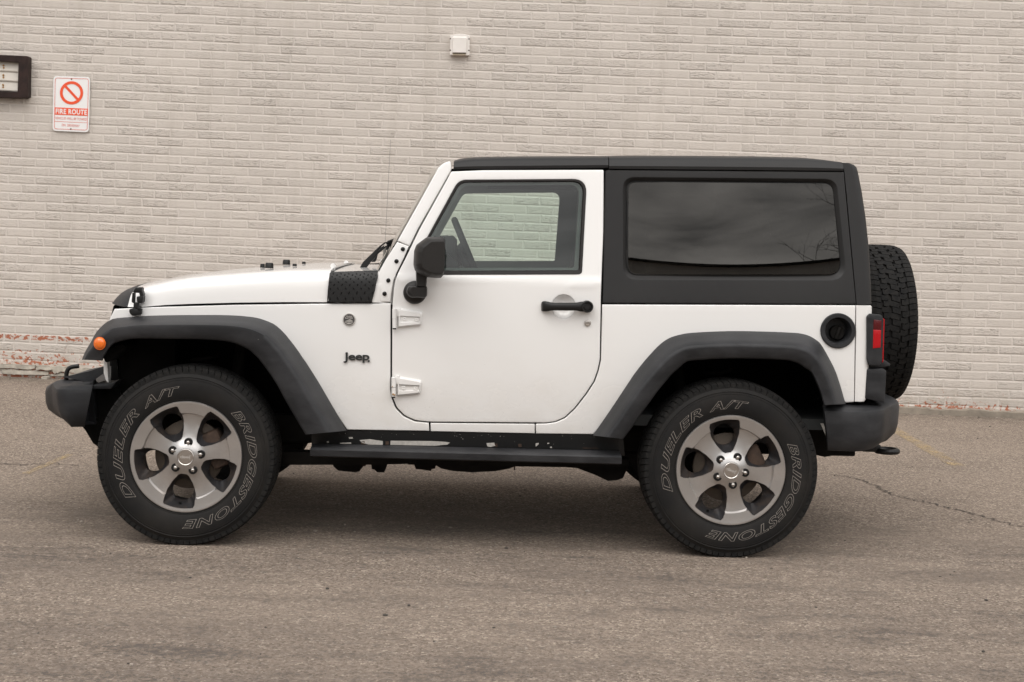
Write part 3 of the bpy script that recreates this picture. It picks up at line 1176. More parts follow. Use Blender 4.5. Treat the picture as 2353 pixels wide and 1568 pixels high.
# rear quarter
rear_out = [(1384, 700.2), (1700, 701.3), (1966, 702.3), (1963, 924), (1944, 926), (1935, 918), (1912, 850), (1885, 806), (1860, 788), (1825, 783), (1690, 780), (1589, 783), (1546, 795), (1510, 821), (1470, 868), (1364, 998.5), (1231.5, 997),
            (1231, 974.6, 4), (1256, 974.2, 20), (1277.5, 971, 25), (1299, 961.8, 30), (1322.4, 940, 40), (1347.6, 907.5, 40), (1366.8, 878, 30), (1375.8, 852.6, 30), (1381, 828)]
fuel = zoom(2750, 800, 1.912)((317, 672))[0]
o = panel('rear_quarter', rear_out, [circle(*fuel, 36)], Sb, 'white_paint', car, thick=0.03, bev=2.2)
MIRROR.append(o)
bm = bmesh.new()
fp = lambda r, d: [P(x, y, Sb) + Vector((0, d, 0)) for x, y in circle(*fuel, r, n=40)]
add_loft(bm, [fp(40.5, 0.002), fp(40.5, -0.006), fp(38.5, -0.010), fp(31, -0.010), fp(29.5, -0.004), fp(26, 0.06)], True, False, True)
fil = finish('fuel_filler', bm, 'black_plastic', o)
bm = bmesh.new()
cc = P(fuel[0] - 3, fuel[1] + 4, 0.17)
add_disc_stack(bm, cc, [(0.034, 0.02), (0.034, -0.012), (0.031, -0.016)], 28)
add_box(bm, (cc.x, cc.y - 0.022, cc.z), (0.012, 0.016, 0.058), 0.003, rot=Matrix.Rotation(rad(18), 3, 'Y'))
finish('fuel_cap', bm, 'underbody', fil)

# sill, rocker with chipped black paint
o = panel('sill', [(989.5, 973), (1228.5, 975), (1229, 996.5), (989.5, 991.5)], [], Sb, 'white_paint', car, thick=0.03, bev=1.6)
MIRROR.append(o)
bm = bmesh.new()
add_panel(bm, [(716, 998), (790, 990), (986, 992.5), (1229, 997.5), (1362, 1000), (1432, 1008), (1436, 1048), (1230, 1042), (986, 1036), (716, 1030)], [], off(Sb, 0.004), thick=0.02, bev=0)
for poly, m_ in [([(545, 276), (610, 270), (692, 282), (692, 306), (600, 304), (560, 292)], 1), ([(740, 280), (1000, 282), (1085, 287), (1115, 292), (1100, 304), (1020, 312), (740, 306)], 1),
                 ([(1345, 295), (1395, 292), (1400, 312), (1370, 320), (1350, 315)], 1), ([(420, 293), (492, 290), (492, 300), (425, 299)], 1), ([(476, 258), (500, 256), (504, 266), (480, 269)], 1),
                 ([(338, 284), (350, 282), (352, 293), (340, 294)], 1), ([(1655, 296), (1675, 294), (1672, 304), (1655, 318)], 1), ([(1728, 294), (1740, 293), (1741, 300), (1729, 300)], 1),
                 ([(1745, 318), (1757, 317), (1758, 326), (1746, 326)], 1), ([(1950, 324), (2050, 326), (2050, 329), (1950, 328)], 2), ([(708, 284), (730, 283), (730, 305), (708, 305)], 2),
                 ([(556, 284), (578, 284), (580, 304), (556, 302)], 2), ([(1396, 298), (1414, 298), (1414, 318), (1398, 318)], 2), ([(1545, 300), (1566, 300), (1566, 320), (1545, 318)], 2)]:
    q = ZS(*poly)
    vs, tri = cdt_fill(q, [], 0)
    bv = [bm.verts.new(P(p[0], p[1], Sb) + Vector((0, 0.0025, 0))) for p in vs]
    for f in tri:
        bm.faces.new([bv[i] for i in f]).material_index = m_
for i in range(34):
    x, y = random.uniform(735, 1420), random.gauss(1000, 9) + 0.012 * 0
    y = 990 + (x - 790) * 0.018 + abs(random.gauss(0, 12))
    s = random.uniform(0.3, 0.8)
    bm.faces.new([bm.verts.new(P(x + s * a, y + s * b, Sb) + Vector((0, 0.0027, 0))) for a, b in ((-1, 0), (0, 1), (1.2, 0.1), (0.1, -1))]).material_index = 1
o = finish('rocker_panel', bm, ['satin_black', 'chip_white', 'rust'], car, smooth=False)
MIRROR.append(o)

# running board
bm = bmesh.new()
ends = [[(718, 1019.5), (713, 1031), (712.5, 1034), (712.5, 1047.5), (716, 1049), (720, 1050)], [(1424, 1036.5), (1428, 1048.5), (1428.5, 1052), (1428.5, 1066), (1426, 1067), (1422, 1068)]]
yy = (0.135, -0.02, -0.03, -0.026, 0.0, 0.13)
rows = []
for k in range(2):
    rows.append([P(x, y, c) for (x, y), c in zip(ends[k], yy)])
n = 24
rr = [[a.lerp(b, i / n) for a, b in zip(*rows)] for i in range(n + 1)]
add_loft(bm, rr, True, True, True)
o = finish('running_board', bm, 'black_plastic', car, angle=25)
MIRROR.append(o)

# door
door_out = [(1037.5, 394.5, 3), (1111, 391.5), (1387.5, 390.5, 4), (1386.3, 532), (1380.8, 684), (1378.3, 828, 60), (1373, 852, 30), (1364, 877, 30), (1345, 906, 40), (1320, 938, 40), (1297, 959.5, 30), (1276, 968.5, 25), (1254, 971.5, 20),
            (985, 969.5, 20), (954, 966, 30), (930, 955, 30), (912, 937, 30), (903, 914, 30), (900.5, 893, 30), (901.2, 760), (902, 700, 30), (905, 663, 30), (908.5, 644, 30), (915, 627, 30), (931.5, 595, 60), (963.5, 528)]
win_out = [(981, 549, 12), (1054.5, 414.6, 30), (1347.5, 412.6, 30), (1336, 629.5, 8), (985, 630.5, 6)]
rec = ZD((845, 615))[0]
door = panel('door', door_out, [win_out, circle(*rec, 27)], Sd, 'white_paint', car, thick=0.035, bev=2.4, grid=11)
MIRROR.append(door)
bm = bmesh.new()
rp = lambda r, d, dy=0: [P(x, y, Sd) + Vector((0, d, 0)) for x, y in circle(rec[0], rec[1] + dy, r, n=40)]
add_loft(bm, [rp(27, 0.001), rp(25.5, 0.004), rp(21.5, 0.014), rp(16, 0.022), rp(8, 0.026), rp(1, 0.027)], True, False, True)
finish('handle_recess', bm, 'white_paint', door)
gl_out = [(987.5, 548, 8), (1058, 420, 28), (1340.5, 418, 26), (1329.5, 621.5, 6), (990, 622.5, 5)]
seal = band('window_seal', inset(resample(fillet(win_out), 6), -1.2), gl_out, mapS(Sd, -0.001), mapS(Sd, 0.012), 'rubber_seal', door, 120,
            extra=((0.12, mapS(Sd, -0.004)), (0.72, mapS(Sd, -0.003)), (0.82, mapS(Sd, 0.002))))
bm = bmesh.new()
gg = inset(resample(fillet(gl_out), 8), -1.5)
vs, tri = cdt_fill(gg, [], 30)
bv = [bm.verts.new(P(p[0], p[1], off(Sd, 0.012))) for p in vs]
for f in tri:
    bm.faces.new([bv[i] for i in f])
finish('window', bm, 'door_glass', door, angle=80)
bm = bmesh.new()                               # inner trim of the door
ti = [(997, 545, 6), (1063, 427, 26), (1331.5, 424.5, 22), (1320, 616, 6), (999, 616, 6)]
add_panel(bm, [(1050, 400), (1380, 397), (1374, 690), (1370, 850), (1340, 900), (1290, 950), (985, 958), (925, 930), (912, 880), (914, 700), (930, 620), (968, 540)], [ti], off(Sd, 0.036), thick=0.03, bev=0, back=True, grid=40)
finish('door_trim', bm, 'interior_grey', door, angle=30)

# door handle
hb = bmesh.new()
rows = []
prof = crom([(1243.5, 706, 9.0, 0.004), (1247, 704, 11.6, -0.018), (1257, 703.8, 11.6, -0.030), (1268, 704, 9.4, -0.036), (1296, 704, 9.2, -0.042), (1322, 704, 9.4, -0.040), (1334, 704.3, 11.6, -0.034), (1348, 704.3, 12, -0.028)], 36)
for x, y, h, d in prof:
    ring = []
    for k in range(14):
        a = 2 * math.pi * k / 14
        ring.append(P(x, y - h * math.sin(a), Sd) + Vector((0, d + 0.013 * (1 - abs(math.cos(a)) ** 0.7 * (1 if math.cos(a) > 0 else -1)) - 0.006, 0)))
    rows.append(ring)
add_loft(hb, rows, True, True, True)
cb = ZD((1265, 610))[0]
cp = lambda r, d: [P(x, y, Sd) + Vector((0, d, 0)) for x, y in circle(*cb, r, n=32)]
add_loft(hb, [cp(13.8, 0.0), cp(13.8, -0.038), cp(12.6, -0.044), cp(10.6, -0.044), cp(9.6, -0.034), cp(7.4, -0.034), cp(6.8, -0.038)], True, False, True)
handle = finish('door_handle', hb, 'satin_black', door, angle=40)
bm = bmesh.new()
lk = ZD((1278, 915))[0]
lp = lambda r, d: [P(x, y, Sd) + Vector((0, d, 0)) for x, y in circle(*lk, r, n=24)]
add_loft(bm, [lp(8, 0.0), lp(8, -0.004), lp(6.5, -0.008), lp(4, -0.009), lp(3.4, -0.006)], True, False, True)
finish('door_lock', bm, 'chrome', door, angle=40)

# hinges
for dx, dy in ((0, 0), (-2.0, 157.5)):
    bm = bmesh.new()
    base = [(x + dx, y + dy, r) for x, y, r in [(914.5, 712.5, 2), (919, 708, 2), (968.5, 716.2, 4), (971, 721, 3), (968, 746.5, 3), (964, 748.5, 2), (914, 753, 2)]]
    top_ = [(x + dx, y + dy, r) for x, y, r in [(916.5, 716, 1), (920.5, 713, 1), (964.5, 720.5, 2), (966.5, 723.5, 2), (965, 744, 2), (962, 745.5, 1), (916, 750, 1)]]
    wel = [(x + dx, y + dy) for x, y in ((919, 726), (965.5, 728.5), (965.5, 741), (919, 741.5))]
    a, b = match(fillet(base), fillet(top_), 60)
    add_loft(bm, [[P(x, y, Sd) for x, y in a], [P(x, y, Sd) - Vector((0, 0.007, 0)) for x, y in a], [P(x, y, Sd) - Vector((0, 0.017, 0)) for x, y in b]], True)
    add_panel(bm, [tuple(p) for p in b], [inset(resample(wel, 4), -0.2)], off(Sd, -0.017), thick=0.004, bev=0, step=4, grid=12)
    w0 = resample(wel, 4)
    add_loft(bm, [[P(x, y, Sd) - Vector((0, 0.017, 0)) for x, y in w0], [P(x, y, Sd) - Vector((0, 0.010, 0)) for x, y in inset(w0, 1.6)]], True, False, True)
    for px0, py0 in ((929.5, 733), (957, 734.5)):
        add_disc_stack(bm, P(px0 + dx, py0 + dy, Sd) - Vector((0, 0.010, 0)), [(0.0085, 0), (0.0085, -0.004), (0.005, -0.005), (0.0035, -0.002)], 16)
    k0 = P(906.5 + dx, 709 + dy, 0.10)
    k1 = P(906.5 + dx, 732 + dy, 0.10)
    k2 = P(906.5 + dx, 754 + dy, 0.10)
    add_tube(bm, [k0, k0.lerp(k1, .06), k1], 0.0105, 16, rads=[.008, .0105, .0105])
    add_tube(bm, [k1 - Vector((0, 0, .0025)), k2], 0.0098, 16)
    add_tube(bm, [k2, k2 - Vector((0, 0, .006))], 0.008, 14, mi=1)
    add_box(bm, (P(912 + dx, 721 + dy, 0).x, 0.112, P(912 + dx, 721 + dy, 0).z), (0.018, 0.02, 0.040), 0.002)
    if dy:
        for (ax, ay, s_) in ((903.5, 731.5, .004), (905, 749, .007), (909, 750.5, .006)):
            pp = P(ax + dx, ay + dy, 0.088)
            add_box(bm, pp, (s_, 0.006, s_), 0.001, mi=2)
    finish('hinge', bm, ['white_paint', 'matte_black', 'rust_spot'], door, angle=35)

# door mirror
bm = bmesh.new()
mo = Z3((1565, 205, 9), (1705, 100, 12), (1915, 95, 6), (1946, 112, 3), (1940, 400), (1932, 620, 8), (1905, 657, 6), (1830, 660), (1715, 650, 10), (1615, 608, 8), (1545, 560, 10), (1523, 480, 12), (1532, 290, 14))
mo = resample(fillet(mo), 3)
mcx, mcy = 987.0, 591.0
def mring(s, dx, d, sy=1.0):
    return [P(mcx + (x - mcx) * s + dx, mcy + (y - mcy) * s * sy, d) for x, y in mo]
add_loft(bm, [mring(0.90, 2, 0.075), mring(0.97, 1, 0.06), mring(1.0, 0, 0.03), mring(1.0, 0, -0.02), mring(0.985, 0.8, -0.055), mring(0.94, 3.0, -0.090), mring(0.86, 6.5, -0.115), mring(0.76, 9.5, -0.126)], True, True, True)
housing = finish('side_mirror', bm, 'mirror_plastic', door, angle=32)
bm = bmesh.new()
add_panel(bm, [(974, 552), (1012, 551), (1012, 630), (974, 628)], [], 0.0, thick=0.005, bev=0,
          mapper=lambda x, y: P(1020.5, y, -0.09 + (x - 974) / 38 * 0.14), depth=Vector((-.004, 0, 0)))
# (mirror face looks backwards)
mf = finish('mirror_glass', bm, 'headlight_glass', housing, smooth=False)
bm = bmesh.new()
ac, = Z3((1545, 855))
ap = lambda r, d: [P(x, y, Sd) + Vector((0, d, 0)) for x, y in circle(*ac, r, n=36)]
add_loft(bm, [ap(26.8, 0.002), ap(26.8, -0.012), ap(25, -0.022), ap(20, -0.030), ap(12, -0.034)], True, False, True)
kn = resample(fillet(Z3((1560, 770, 2), (1700, 765, 6), (1714, 800, 5), (1710, 900, 5), (1680, 935, 6), (1575, 925, 5), (1480, 930, 14), (1420, 850, 10), (1450, 770, 6))), 4)
kc = (975, 673)
kr = lambda s, d: [P(kc[0] + (x - kc[0]) * s, kc[1] + (y - kc[1]) * s, d) for x, y in kn]
add_loft(bm, [kr(1, 0.105), kr(1, 0.04), kr(0.94, 0.022), kr(0.8, 0.014)], True, False, True)
ar = Z3((1555, 560), (1715, 620), (1700, 775), (1565, 770))
add_loft(bm, [[P(x, y, 0.07) for x, y in ar], [P(x, y, 0.022) for x, y in ar], [P(967 + (x - 967) * .86, y, 0.010) for x, y in ar]], True, False, True)
finish('mirror_arm', bm, 'mirror_plastic', housing, angle=35)

# A-pillar / windscreen frame side, in two pieces, with bolts
def Sa(x, z):
    return (0.122 + taper(x) * 0.6) + max(0, z - 1.14) * 0.13


ap_out = [(1035.5, 371.5, 4), (1030, 371, 4), (1018, 376, 5), (1007, 386, 6), (959.4, 471.6), (912.8, 554.5), (940.8, 566.8), (961, 525), (1036, 393), (1038, 388)]
o = panel('windscreen_frame', ap_out, [], Sa, 'white_paint', car, thick=0.06, bev=3.2, step=6, grid=12)
MIRROR.append(o)
bk_out = Z3((1303, 168), (1462, 226), (1396, 380), (1296, 584), (1252, 690), (1232, 800), (1218, 900), (1212, 984), (968, 980), (1000, 830), (1040, 610), (1060, 565), (1155, 395))
o = panel('hinge_bracket', bk_out, [], off(Sa, 0.001), 'white_paint', car, thick=0.05, bev=2.0, step=6, grid=12)
MIRROR.append(o)
for p in Z3((1380, 265), (1293, 430), (1181, 692), (1130, 873)):
    bm = bmesh.new()
    add_disc_stack(bm, P(*p, Sa), [(0.0098, 0.001), (0.0098, -0.003), (0.0075, -0.006), (0.004, -0.007), (0.0032, -0.003)], 20)
    finish('bolt', bm, 'satin_black', o, angle=40)

# ------------------------------------------------------------------ wheels
RR = 0.247


def tyre_profile():
    half = [(0.236, 0.030), (0.247, 0.016), (0.262, 0.008), (0.285, 0.002), (0.310, 0.000), (0.335, 0.002), (0.350, 0.0065), (0.353, 0.0045), (0.358, 0.0085), (0.370, 0.0145), (0.380, 0.0215), (0.3835, 0.032), (0.3865, 0.055), (0.3885, 0.09)]
    full = half + [(0.389, 0.1275)] + [(r, 0.255 - w) for r, w in reversed(half)]
    return full


def side_y(r):
    h = tyre_profile()[:14]
    for (r0, w0), (r1, w1) in zip(h, h[1:]):
        if r0 <= r <= r1:
            return w0 + (w1 - w0) * (r - r0) / (r1 - r0)
    return 0.0


def make_wheel(lettered=True):
    # root: the dark barrel of the rim
    bm = bmesh.new()
    add_disc_stack(bm, (0, 0, 0), [(0.243, 0.020), (0.222, 0.030), (0.212, 0.075), (0.205, 0.10), (0.212, 0.17), (0.235, 0.235), (0.243, 0.24)], 56, cap1=False)
    wheel = finish('wheel', bm, 'pocket_grey', car, angle=40)
    # tyre
    bm = bmesh.new()
    add_disc_stack(bm, (0, 0, 0), tyre_profile(), 96, cap1=False)
    tyre = finish('tyre', bm, 'tyre_rubber', wheel, angle=30)
    bm = bmesh.new()
    NP = 84
    rows = [(0.013, 0.060, 0.0, .35), (0.064, 0.101, 0.35, .55), (0.106, 0.149, 0.1, -.35), (0.154, 0.191, 0.6, .55), (0.195, 0.242, 0.25, -.35)]

    def rt(w):
        d = abs(w - 0.1275) / 0.1275
        return 0.3995 - 0.0085 * d ** 3.2 - (0.006 if d > 0.86 else 0)
    for k in range(NP):
        for ri_, (w0, w1, ph, sk) in enumerate(rows):
            a0 = (k + ph) / NP * 2 * math.pi
            pitch = 2 * math.pi / NP
            n2 = 1 if ri_ in (0, 2, 4) else 1
            da = pitch * (0.91 if ri_ != 2 else 0.94)
            wm = (w0 + w1) / 2
            zig = 0.005 * (1 if k % 2 else -1)
            out = []
            ws = [w0 + (zig if ri_ in (1, 2, 3) else 0), wm, w1 + (zig if ri_ in (1, 2, 3) else 0)]
            sks = [0, sk * pitch * .55, sk * pitch * (.30 if ri_ in (1, 3) else 1.0)]
            lo, hi = [], []
            top = []
            for w, s_ in zip(ws, sks):
                lo.append((a0 + s_, w))
                hi.append((a0 + s_ + da, w))
            loop = lo + hi[::-1]
            base, topv = [], []
            for a, w in loop:
                r0 = 0.376 if 0.03 < w < 0.225 else 0.368
                base.append(Vector((r0 * math.cos(a), w, r0 * math.sin(a))))
                wi = wm + (w - wm) * 0.94
                ai = (a0 + da / 2 + sk * pitch * .3) + (a - (a0 + da / 2 + sk * pitch * .3)) * 0.95
                r1 = rt(wi)
                topv.append(Vector((r1 * math.cos(ai), wi, r1 * math.sin(ai))))
            v0 = [bm.verts.new(p) for p in base]
            v1 = [bm.verts.new(p) for p in topv]
            for i in range(6):
                j = (i + 1) % 6
                bm.faces.new((v0[i], v0[j], v1[j], v1[i]))
            bm.faces.new((v1[0], v1[1], v1[4], v1[5]))
            bm.faces.new((v1[1], v1[2], v1[3], v1[4]))
    tr_ = finish('tread', bm, 'tread_rubber', tyre, smooth=False)
    # two raised rings on the sidewall plus lettering
    bm = bmesh.new()
    for rr in (0.3425, 0.2545):
        add_disc_stack(bm, (0, 0, 0), [(rr - .0016, side_y(rr) + .001), (rr - .0008, side_y(rr) - .0015), (rr + .0008, side_y(rr) - .0015), (rr + .0016, side_y(rr) + .001)], 96, cap1=False)
    finish('sidewall_ring', bm, 'tyre_rubber', tyre)

    def ring_text(bm, s, a0, a1, r0, r1):
        def f(u, v, w):
            a = rad(a0 + (a1 - a0) * u)
            r = r0 + (r1 - r0) * v
            return Vector((r * math.cos(a), side_y(r) - 0.0012 - w * 0.0, r * math.sin(a)))
        add_text(bm, s, f, outline=0.011, shear=0.32, bold=0.02, spacing=1.12)
    bm = bmesh.new()
    ring_text(bm, 'DUELER', 220.5, 137.5, 0.277, 0.316)
    finish('tyre_lettering', bm, 'letter_grey', tyre, smooth=False)
    bm = bmesh.new()
    ring_text(bm, 'A/T', 131.5, 96.5, 0.277, 0.316)
    finish('tyre_lettering', bm, 'letter_grey', tyre, smooth=False)
    bm = bmesh.new()
    ring_text(bm, 'BRIDGESTONE', 46, -91, 0.277, 0.316)
    finish('tyre_lettering', bm, 'letter_grey', tyre, smooth=False)

    # alloy face
    def fy(r):
        pr = [(0, .004), (.14, .004), (.175, .006), (.30, .021), (.36, .026), (.60, .034), (.765, .030), (.785, .014), (.955, .010), (.985, .009), (1.0, .013)]
        for (r0, y0), (r1, y1) in zip(pr, pr[1:]):
            if r0 <= r <= r1:
                return y0 + (y1 - y0) * (r - r0) / (r1 - r0)
        return .013
    pk = fillet([(.315, -.075, .04), (.315, .075, .04), (.47, .185, .15), (.64, .262, .2), (.885, .285, .05), (.935, 0, .9), (.885, -.285, .05), (.64, -.262, .2), (.47, -.185, .15)], 6)
    holes, hole2 = [], []
    for k in range(5):
        a = rad(-97 + 72 * k)
        ca, sa = math.cos(a), math.sin(a)
        rot = lambda r, t_: (r * ca - t_ * sa, r * sa + t_ * ca)
        hh = resample(pk, 0.05)
        hole = circle(.625, .0, .195, n=40)
        pa, pb = match(hh, hole, 40)
        holes.append([rot(*p) for p in pa])
        hole2.append([rot(*p) for p in pb])
    outer = circle(0, 0, .955, n=96)
    pts_extra = []
    bm = bmesh.new()
    pts = [Vector(p) for p in outer]
    edges = [(i, (i + 1) % 96) for i in range(96)]
    for h in holes:
        k0 = len(pts)
        pts += [Vector(p) for p in h]
        edges += [(k0 + i, k0 + (i + 1) % len(h)) for i in range(len(h))]
    for rr, n_ in ((.87, 60), (.785, 72), (.765, 72), (.60, 48), (.45, 40), (.36, 40), (.30, 40), (.24, 32), (.175, 32), (.14, 32), (.07, 12)):
        for k in range(n_):
            q = (rr * math.cos(2 * math.pi * (k + .5) / n_), rr * math.sin(2 * math.pi * (k + .5) / n_))
            if not any(inside(q, h) for h in holes) and min(math.dist(q, b) for h in holes for b in h) > 0.018:
                pts.append(Vector(q))
    vs, _, fs, *_r = geometry.delaunay_2d_cdt(pts, edges, [], 1, 1e-5)
    bv = [bm.verts.new((v.x * RR, fy(v.length), v.y * RR)) for v in vs]
    for f in fs:
        c = sum((vs[i] for i in f), Vector((0, 0))) / 3
        if not any(inside(c, h) for h in holes):
            bm.faces.new([bv[i] for i in f])
    add_disc_stack(bm, (0, 0, 0), [(RR * .955, .010), (RR * .975, .0092), (RR * .99, .0095), (RR, .013), (RR + .001, .018), (RR - .006, .03)], 96, cap1=False)
    face = finish('rim', bm, 'machined_alloy', wheel, angle=24)
    for h, h2 in zip(holes, hole2):
        bm = bmesh.new()
        r0 = [Vector((x * RR, fy(math.hypot(x, y)) - .0004, y * RR)) for x, y in inset(h, -.008)]
        r1 = [Vector((x * RR, fy(math.hypot(x, y)) + .004, y * RR)) for x, y in h]
        r3 = [Vector((x * RR, .066, y * RR)) for x, y in h2]
        r2 = [a.lerp(b, .5) + Vector((0, .004, 0)) for a, b in zip(r1, r3)]
        r4 = [Vector((x * RR, .085, y * RR)) for x, y in h2]
        add_loft(bm, [r0, r1, r2, r3, r4], True)
        finish('spoke_pocket', bm, 'pocket_grey', wheel, angle=38)
    for k in range(5):
        a = rad(83 + 72 * k)
        c = Vector((0.265 * RR * math.cos(a), 0, 0.265 * RR * math.sin(a)))
        bm = bmesh.new()
        add_disc_stack(bm, c, [(0.0195, 0.022), (0.0190, 0.0118), (0.0178, 0.0110), (0.0165, 0.0125)], 20, mi=1)
        add_disc_stack(bm, c, [(0.0095, 0.014), (0.0095, 0.008), (0.0075, 0.004), (0.004, 0.002)], 6)
        finish('lug_nut', bm, ['chrome', 'satin_black'], wheel, angle=40)
    bm = bmesh.new()
    add_disc_stack(bm, (0, 0, 0), [(.146 * RR, .006), (.146 * RR, .0015), (.138 * RR, -.0005), (.128 * RR, .0012), (.06 * RR, .0008)], 36)

    def capf(u, v, w):
        x, z = (u - .5) * 0.047, (v - .5) * 0.018
        return Vector((-x, 0.0002 - w, -z))
    add_text(bm, 'Jeep', capf, bold=0.03, mi=1)
    finish('hub_cap', bm, ['chrome', 'badge_silver'], wheel, angle=35)
    bm = bmesh.new()
    add_disc_stack(bm, (0, 0, 0), [(0.07, 0.085), (0.150, 0.10), (0.155, 0.102), (0.155, 0.128), (0.07, 0.130)], 48, cap0=True)
    finish('brake_disc', bm, 'brake_disc', wheel, angle=40)
    bm = bmesh.new()
    vb = rad(-97)
    add_tube(bm, [(.865 * RR * math.cos(vb), .055, .865 * RR * math.sin(vb)), (.845 * RR * math.cos(vb), .035, .845 * RR * math.sin(vb))], .005, 10)
    finish('valve', bm, 'matte_black', wheel)
    return wheel


def copy_tree(o, parent):
    c = o.copy()
    COL.objects.link(c)
    c.parent = parent
    for ch in list(o.children):
        copy_tree(ch, c)
    return c


wf = make_wheel()
wf.location = (0, 0, 0.3925)
wr = copy_tree(wf, car)
wr.location = (2.424, 0, 0.3925)
wr.rotation_euler = (0, rad(19.3), 0)
sp = copy_tree(wf, car)
sp.location = (3.43, YC, 1.022)
sp.rotation_euler = (0, rad(5), rad(90))
sp['label'] = 'spare wheel carried on the tailgate'
for w_ in (wf, wr):
    mirror_part(w_, car)
for o, x in ((wf, 0.075), (wr, 2.424 - 0.09)):
    for s in (1, -1):
        bm = bmesh.new()
        yy_ = 0.13 if s == 1 else 2 * YC - 0.13
        dx_ = 0.12 if o is wf else 0.12
        add_box(bm, (o.location.x + dx_, yy_ - 0.02 * s, 0.42), (0.09, 0.11, 0.17), 0.02, rot=Matrix.Rotation(rad(-25), 3, 'Y'))
        finish('brake_caliper', bm, 'rust', car)

# ------------------------------------------------------------------ flares
def flare(name, outer, inner, yo, yi, fc, n=64):
    dat = [(a[0], a[1], b[0], b[1], o_, i_, f) for a, b, o_, i_, f in zip(outer, inner, yo, yi, fc)]
    dat = crom(dat, n)
    rows = []
    for ox, oy, ix, iy, o_, i_, f in dat:
        def at(s, y):
            return P(ox + (ix - ox) * s, oy + (iy - oy) * s, y)
        yc = i_ - 0.004
        rows.append([at(0, o_ + 0.004), at(0.015, o_ - 0.012), at(f * .30, o_ + (yc - o_) * .36), at(f * .62, o_ + (yc - o_) * .70), at(f * .86, o_ + (yc - o_) * .93), at(f, yc), at(f + .10, yc - .002),
                     at(.72, i_), at(.94, i_ + .002), at(1.0, i_ + 0.012), at(1.0, i_ + 0.06), at(0.95, max(i_ + 0.14, o_ * .8))])
    bm = bmesh.new()
    add_loft(bm, rows, False)
    for r in (rows[0], rows[-1]):
        bm.faces.new([bm.verts.new(p) for p in r])
    o = finish(name, bm, 'black_plastic', car, angle=55)
    return o


fo_ = [(188, 827), (196, 808), (207.5, 788.7), (225, 759), (254.6, 735), (290, 729.5), (325, 726.5), (390, 724.5), (449, 724), (500, 724), (537.6, 725), (570, 727.5), (596.5, 732), (626, 743), (642, 754.5), (655.5, 768), (670, 786), (685, 806), (726, 868), (762, 930), (797, 990)]
fi_ = [(236, 829), (240, 818), (244, 812), (252, 799.5), (265, 789), (290, 781.5), (316.5, 778.6), (383, 779), (449, 780), (480, 781.5), (508, 783.5), (527, 786), (543.5, 790.5), (558, 797), (566, 801), (574, 806), (583, 814.5), (596.5, 828), (632, 877), (662, 932), (702, 999)]
yo_ = [0.07, 0.085, 0.11, 0.16, 0.235] + [Sb(P(x, y, Sb).x, 1.0) for x, y in fo_[5:]]
yi_ = [0.005, -0.002, -0.006, -0.012, -0.018] + [-0.022] * 16
fc_ = [0.12, 0.18, 0.24, 0.32, 0.38] + [0.41] * 6 + [.42] * 10
ff = flare('fender_flare', fo_, fi_, yo_, yi_, fc_)
MIRROR.append(ff)
ro_ = [(1362, 1001), (1385, 968), (1410, 931), (1435, 893), (1458, 858.5), (1482, 828), (1505, 802.5), (1523, 786), (1542, 775), (1565, 768.5), (1589, 764.8), (1640, 762), (1690, 760.8), (1760, 762), (1825, 764.8), (1845, 767.5), (1860, 772), (1874, 780), (1886, 790.5), (1902.6, 818.5), (1922.8, 860), (1943.5, 928.8)]
ri_ = [(1432, 1009), (1447, 990), (1458, 975), (1470, 956), (1490, 929), (1511.7, 899), (1530, 877), (1542.5, 862.5), (1556, 850), (1572.5, 835.5), (1588, 829.5), (1640, 825.5), (1690, 824), (1750, 825.5), (1792, 827), (1810, 828.5), (1826, 832.5), (1838, 838), (1849, 846), (1864, 857), (1880.7, 893), (1893, 931)]
fr_ = flare('fender_flare', ro_, ri_, [0.12] * 22, [-0.022] * 22, [.46] * 5 + [.5] * 12 + [.46] * 5)
MIRROR.append(fr_)
bm = bmesh.new()
mc = (229, 789.5)
mpz = lambda r, d: [P(mc[0] + (x - mc[0]), y, d) for x, y in circle(mc[0], mc[1], r * .93, r, n=32)]
add_loft(bm, [mpz(15.2, -0.004), mpz(15.0, -0.024), mpz(13.6, -0.024), mpz(13.2, -0.026), mpz(9, -0.033), mpz(3, -0.035)], True, False, True)
for f in bm.faces:
    f.material_index = 1 if min(v.co.y for v in f.verts) > -0.0235 or max(v.co.y for v in f.verts) > -0.01 else 0
finish('side_marker', bm, ['lamp_orange', 'satin_black'], ff, angle=40)

# dark wheel-arch linings
for inner, y1 in ((fi_, 0.62), (ri_, 0.62)):
    bm = bmesh.new()
    cx = sum(p[0] for p in inner) / len(inner)
    lo = [(x + (x - cx) * 0.03, y - 6) for x, y in inner]
    rows = [[P(x, y, c) for x, y in lo] for c in (0.04, 0.2, 0.4)]
    base_r = [Vector((p.x, y1, p.z)) for p in rows[-1]]
    rows.append(base_r)
    add_loft(bm, rows)
    cen = [Vector((p.x, y1, 0.47)) for p in base_r]
    add_loft(bm, [base_r, cen])
    o = finish('arch_lining', bm, 'matte_black', car, angle=30)
    MIRROR.append(o)

# ------------------------------------------------------------------ bonnet, cowl
tops = [(266.5, 703.0), (269, 694), (273, 685.5), (280, 677.5), (290, 669), (302, 661.8), (316, 656.3), (331, 651.7), (360, 645.2), (390, 640), (430, 633), (478.6, 626.6), (520, 622.3), (567, 618.6), (600, 616), (650, 612.5), (700, 609.3), (752, 606.2)]
tz = [(P(x, y, 0.8).x, P(x, y, 0.8).z) for x, y in tops]
bots = [(266, 705.0), (361, 700.7), (538, 695.8), (726, 693.6), (900, 694)]
bz = [(P(x, y, Sb).x, P(x, y, Sb).z) for x, y in bots]


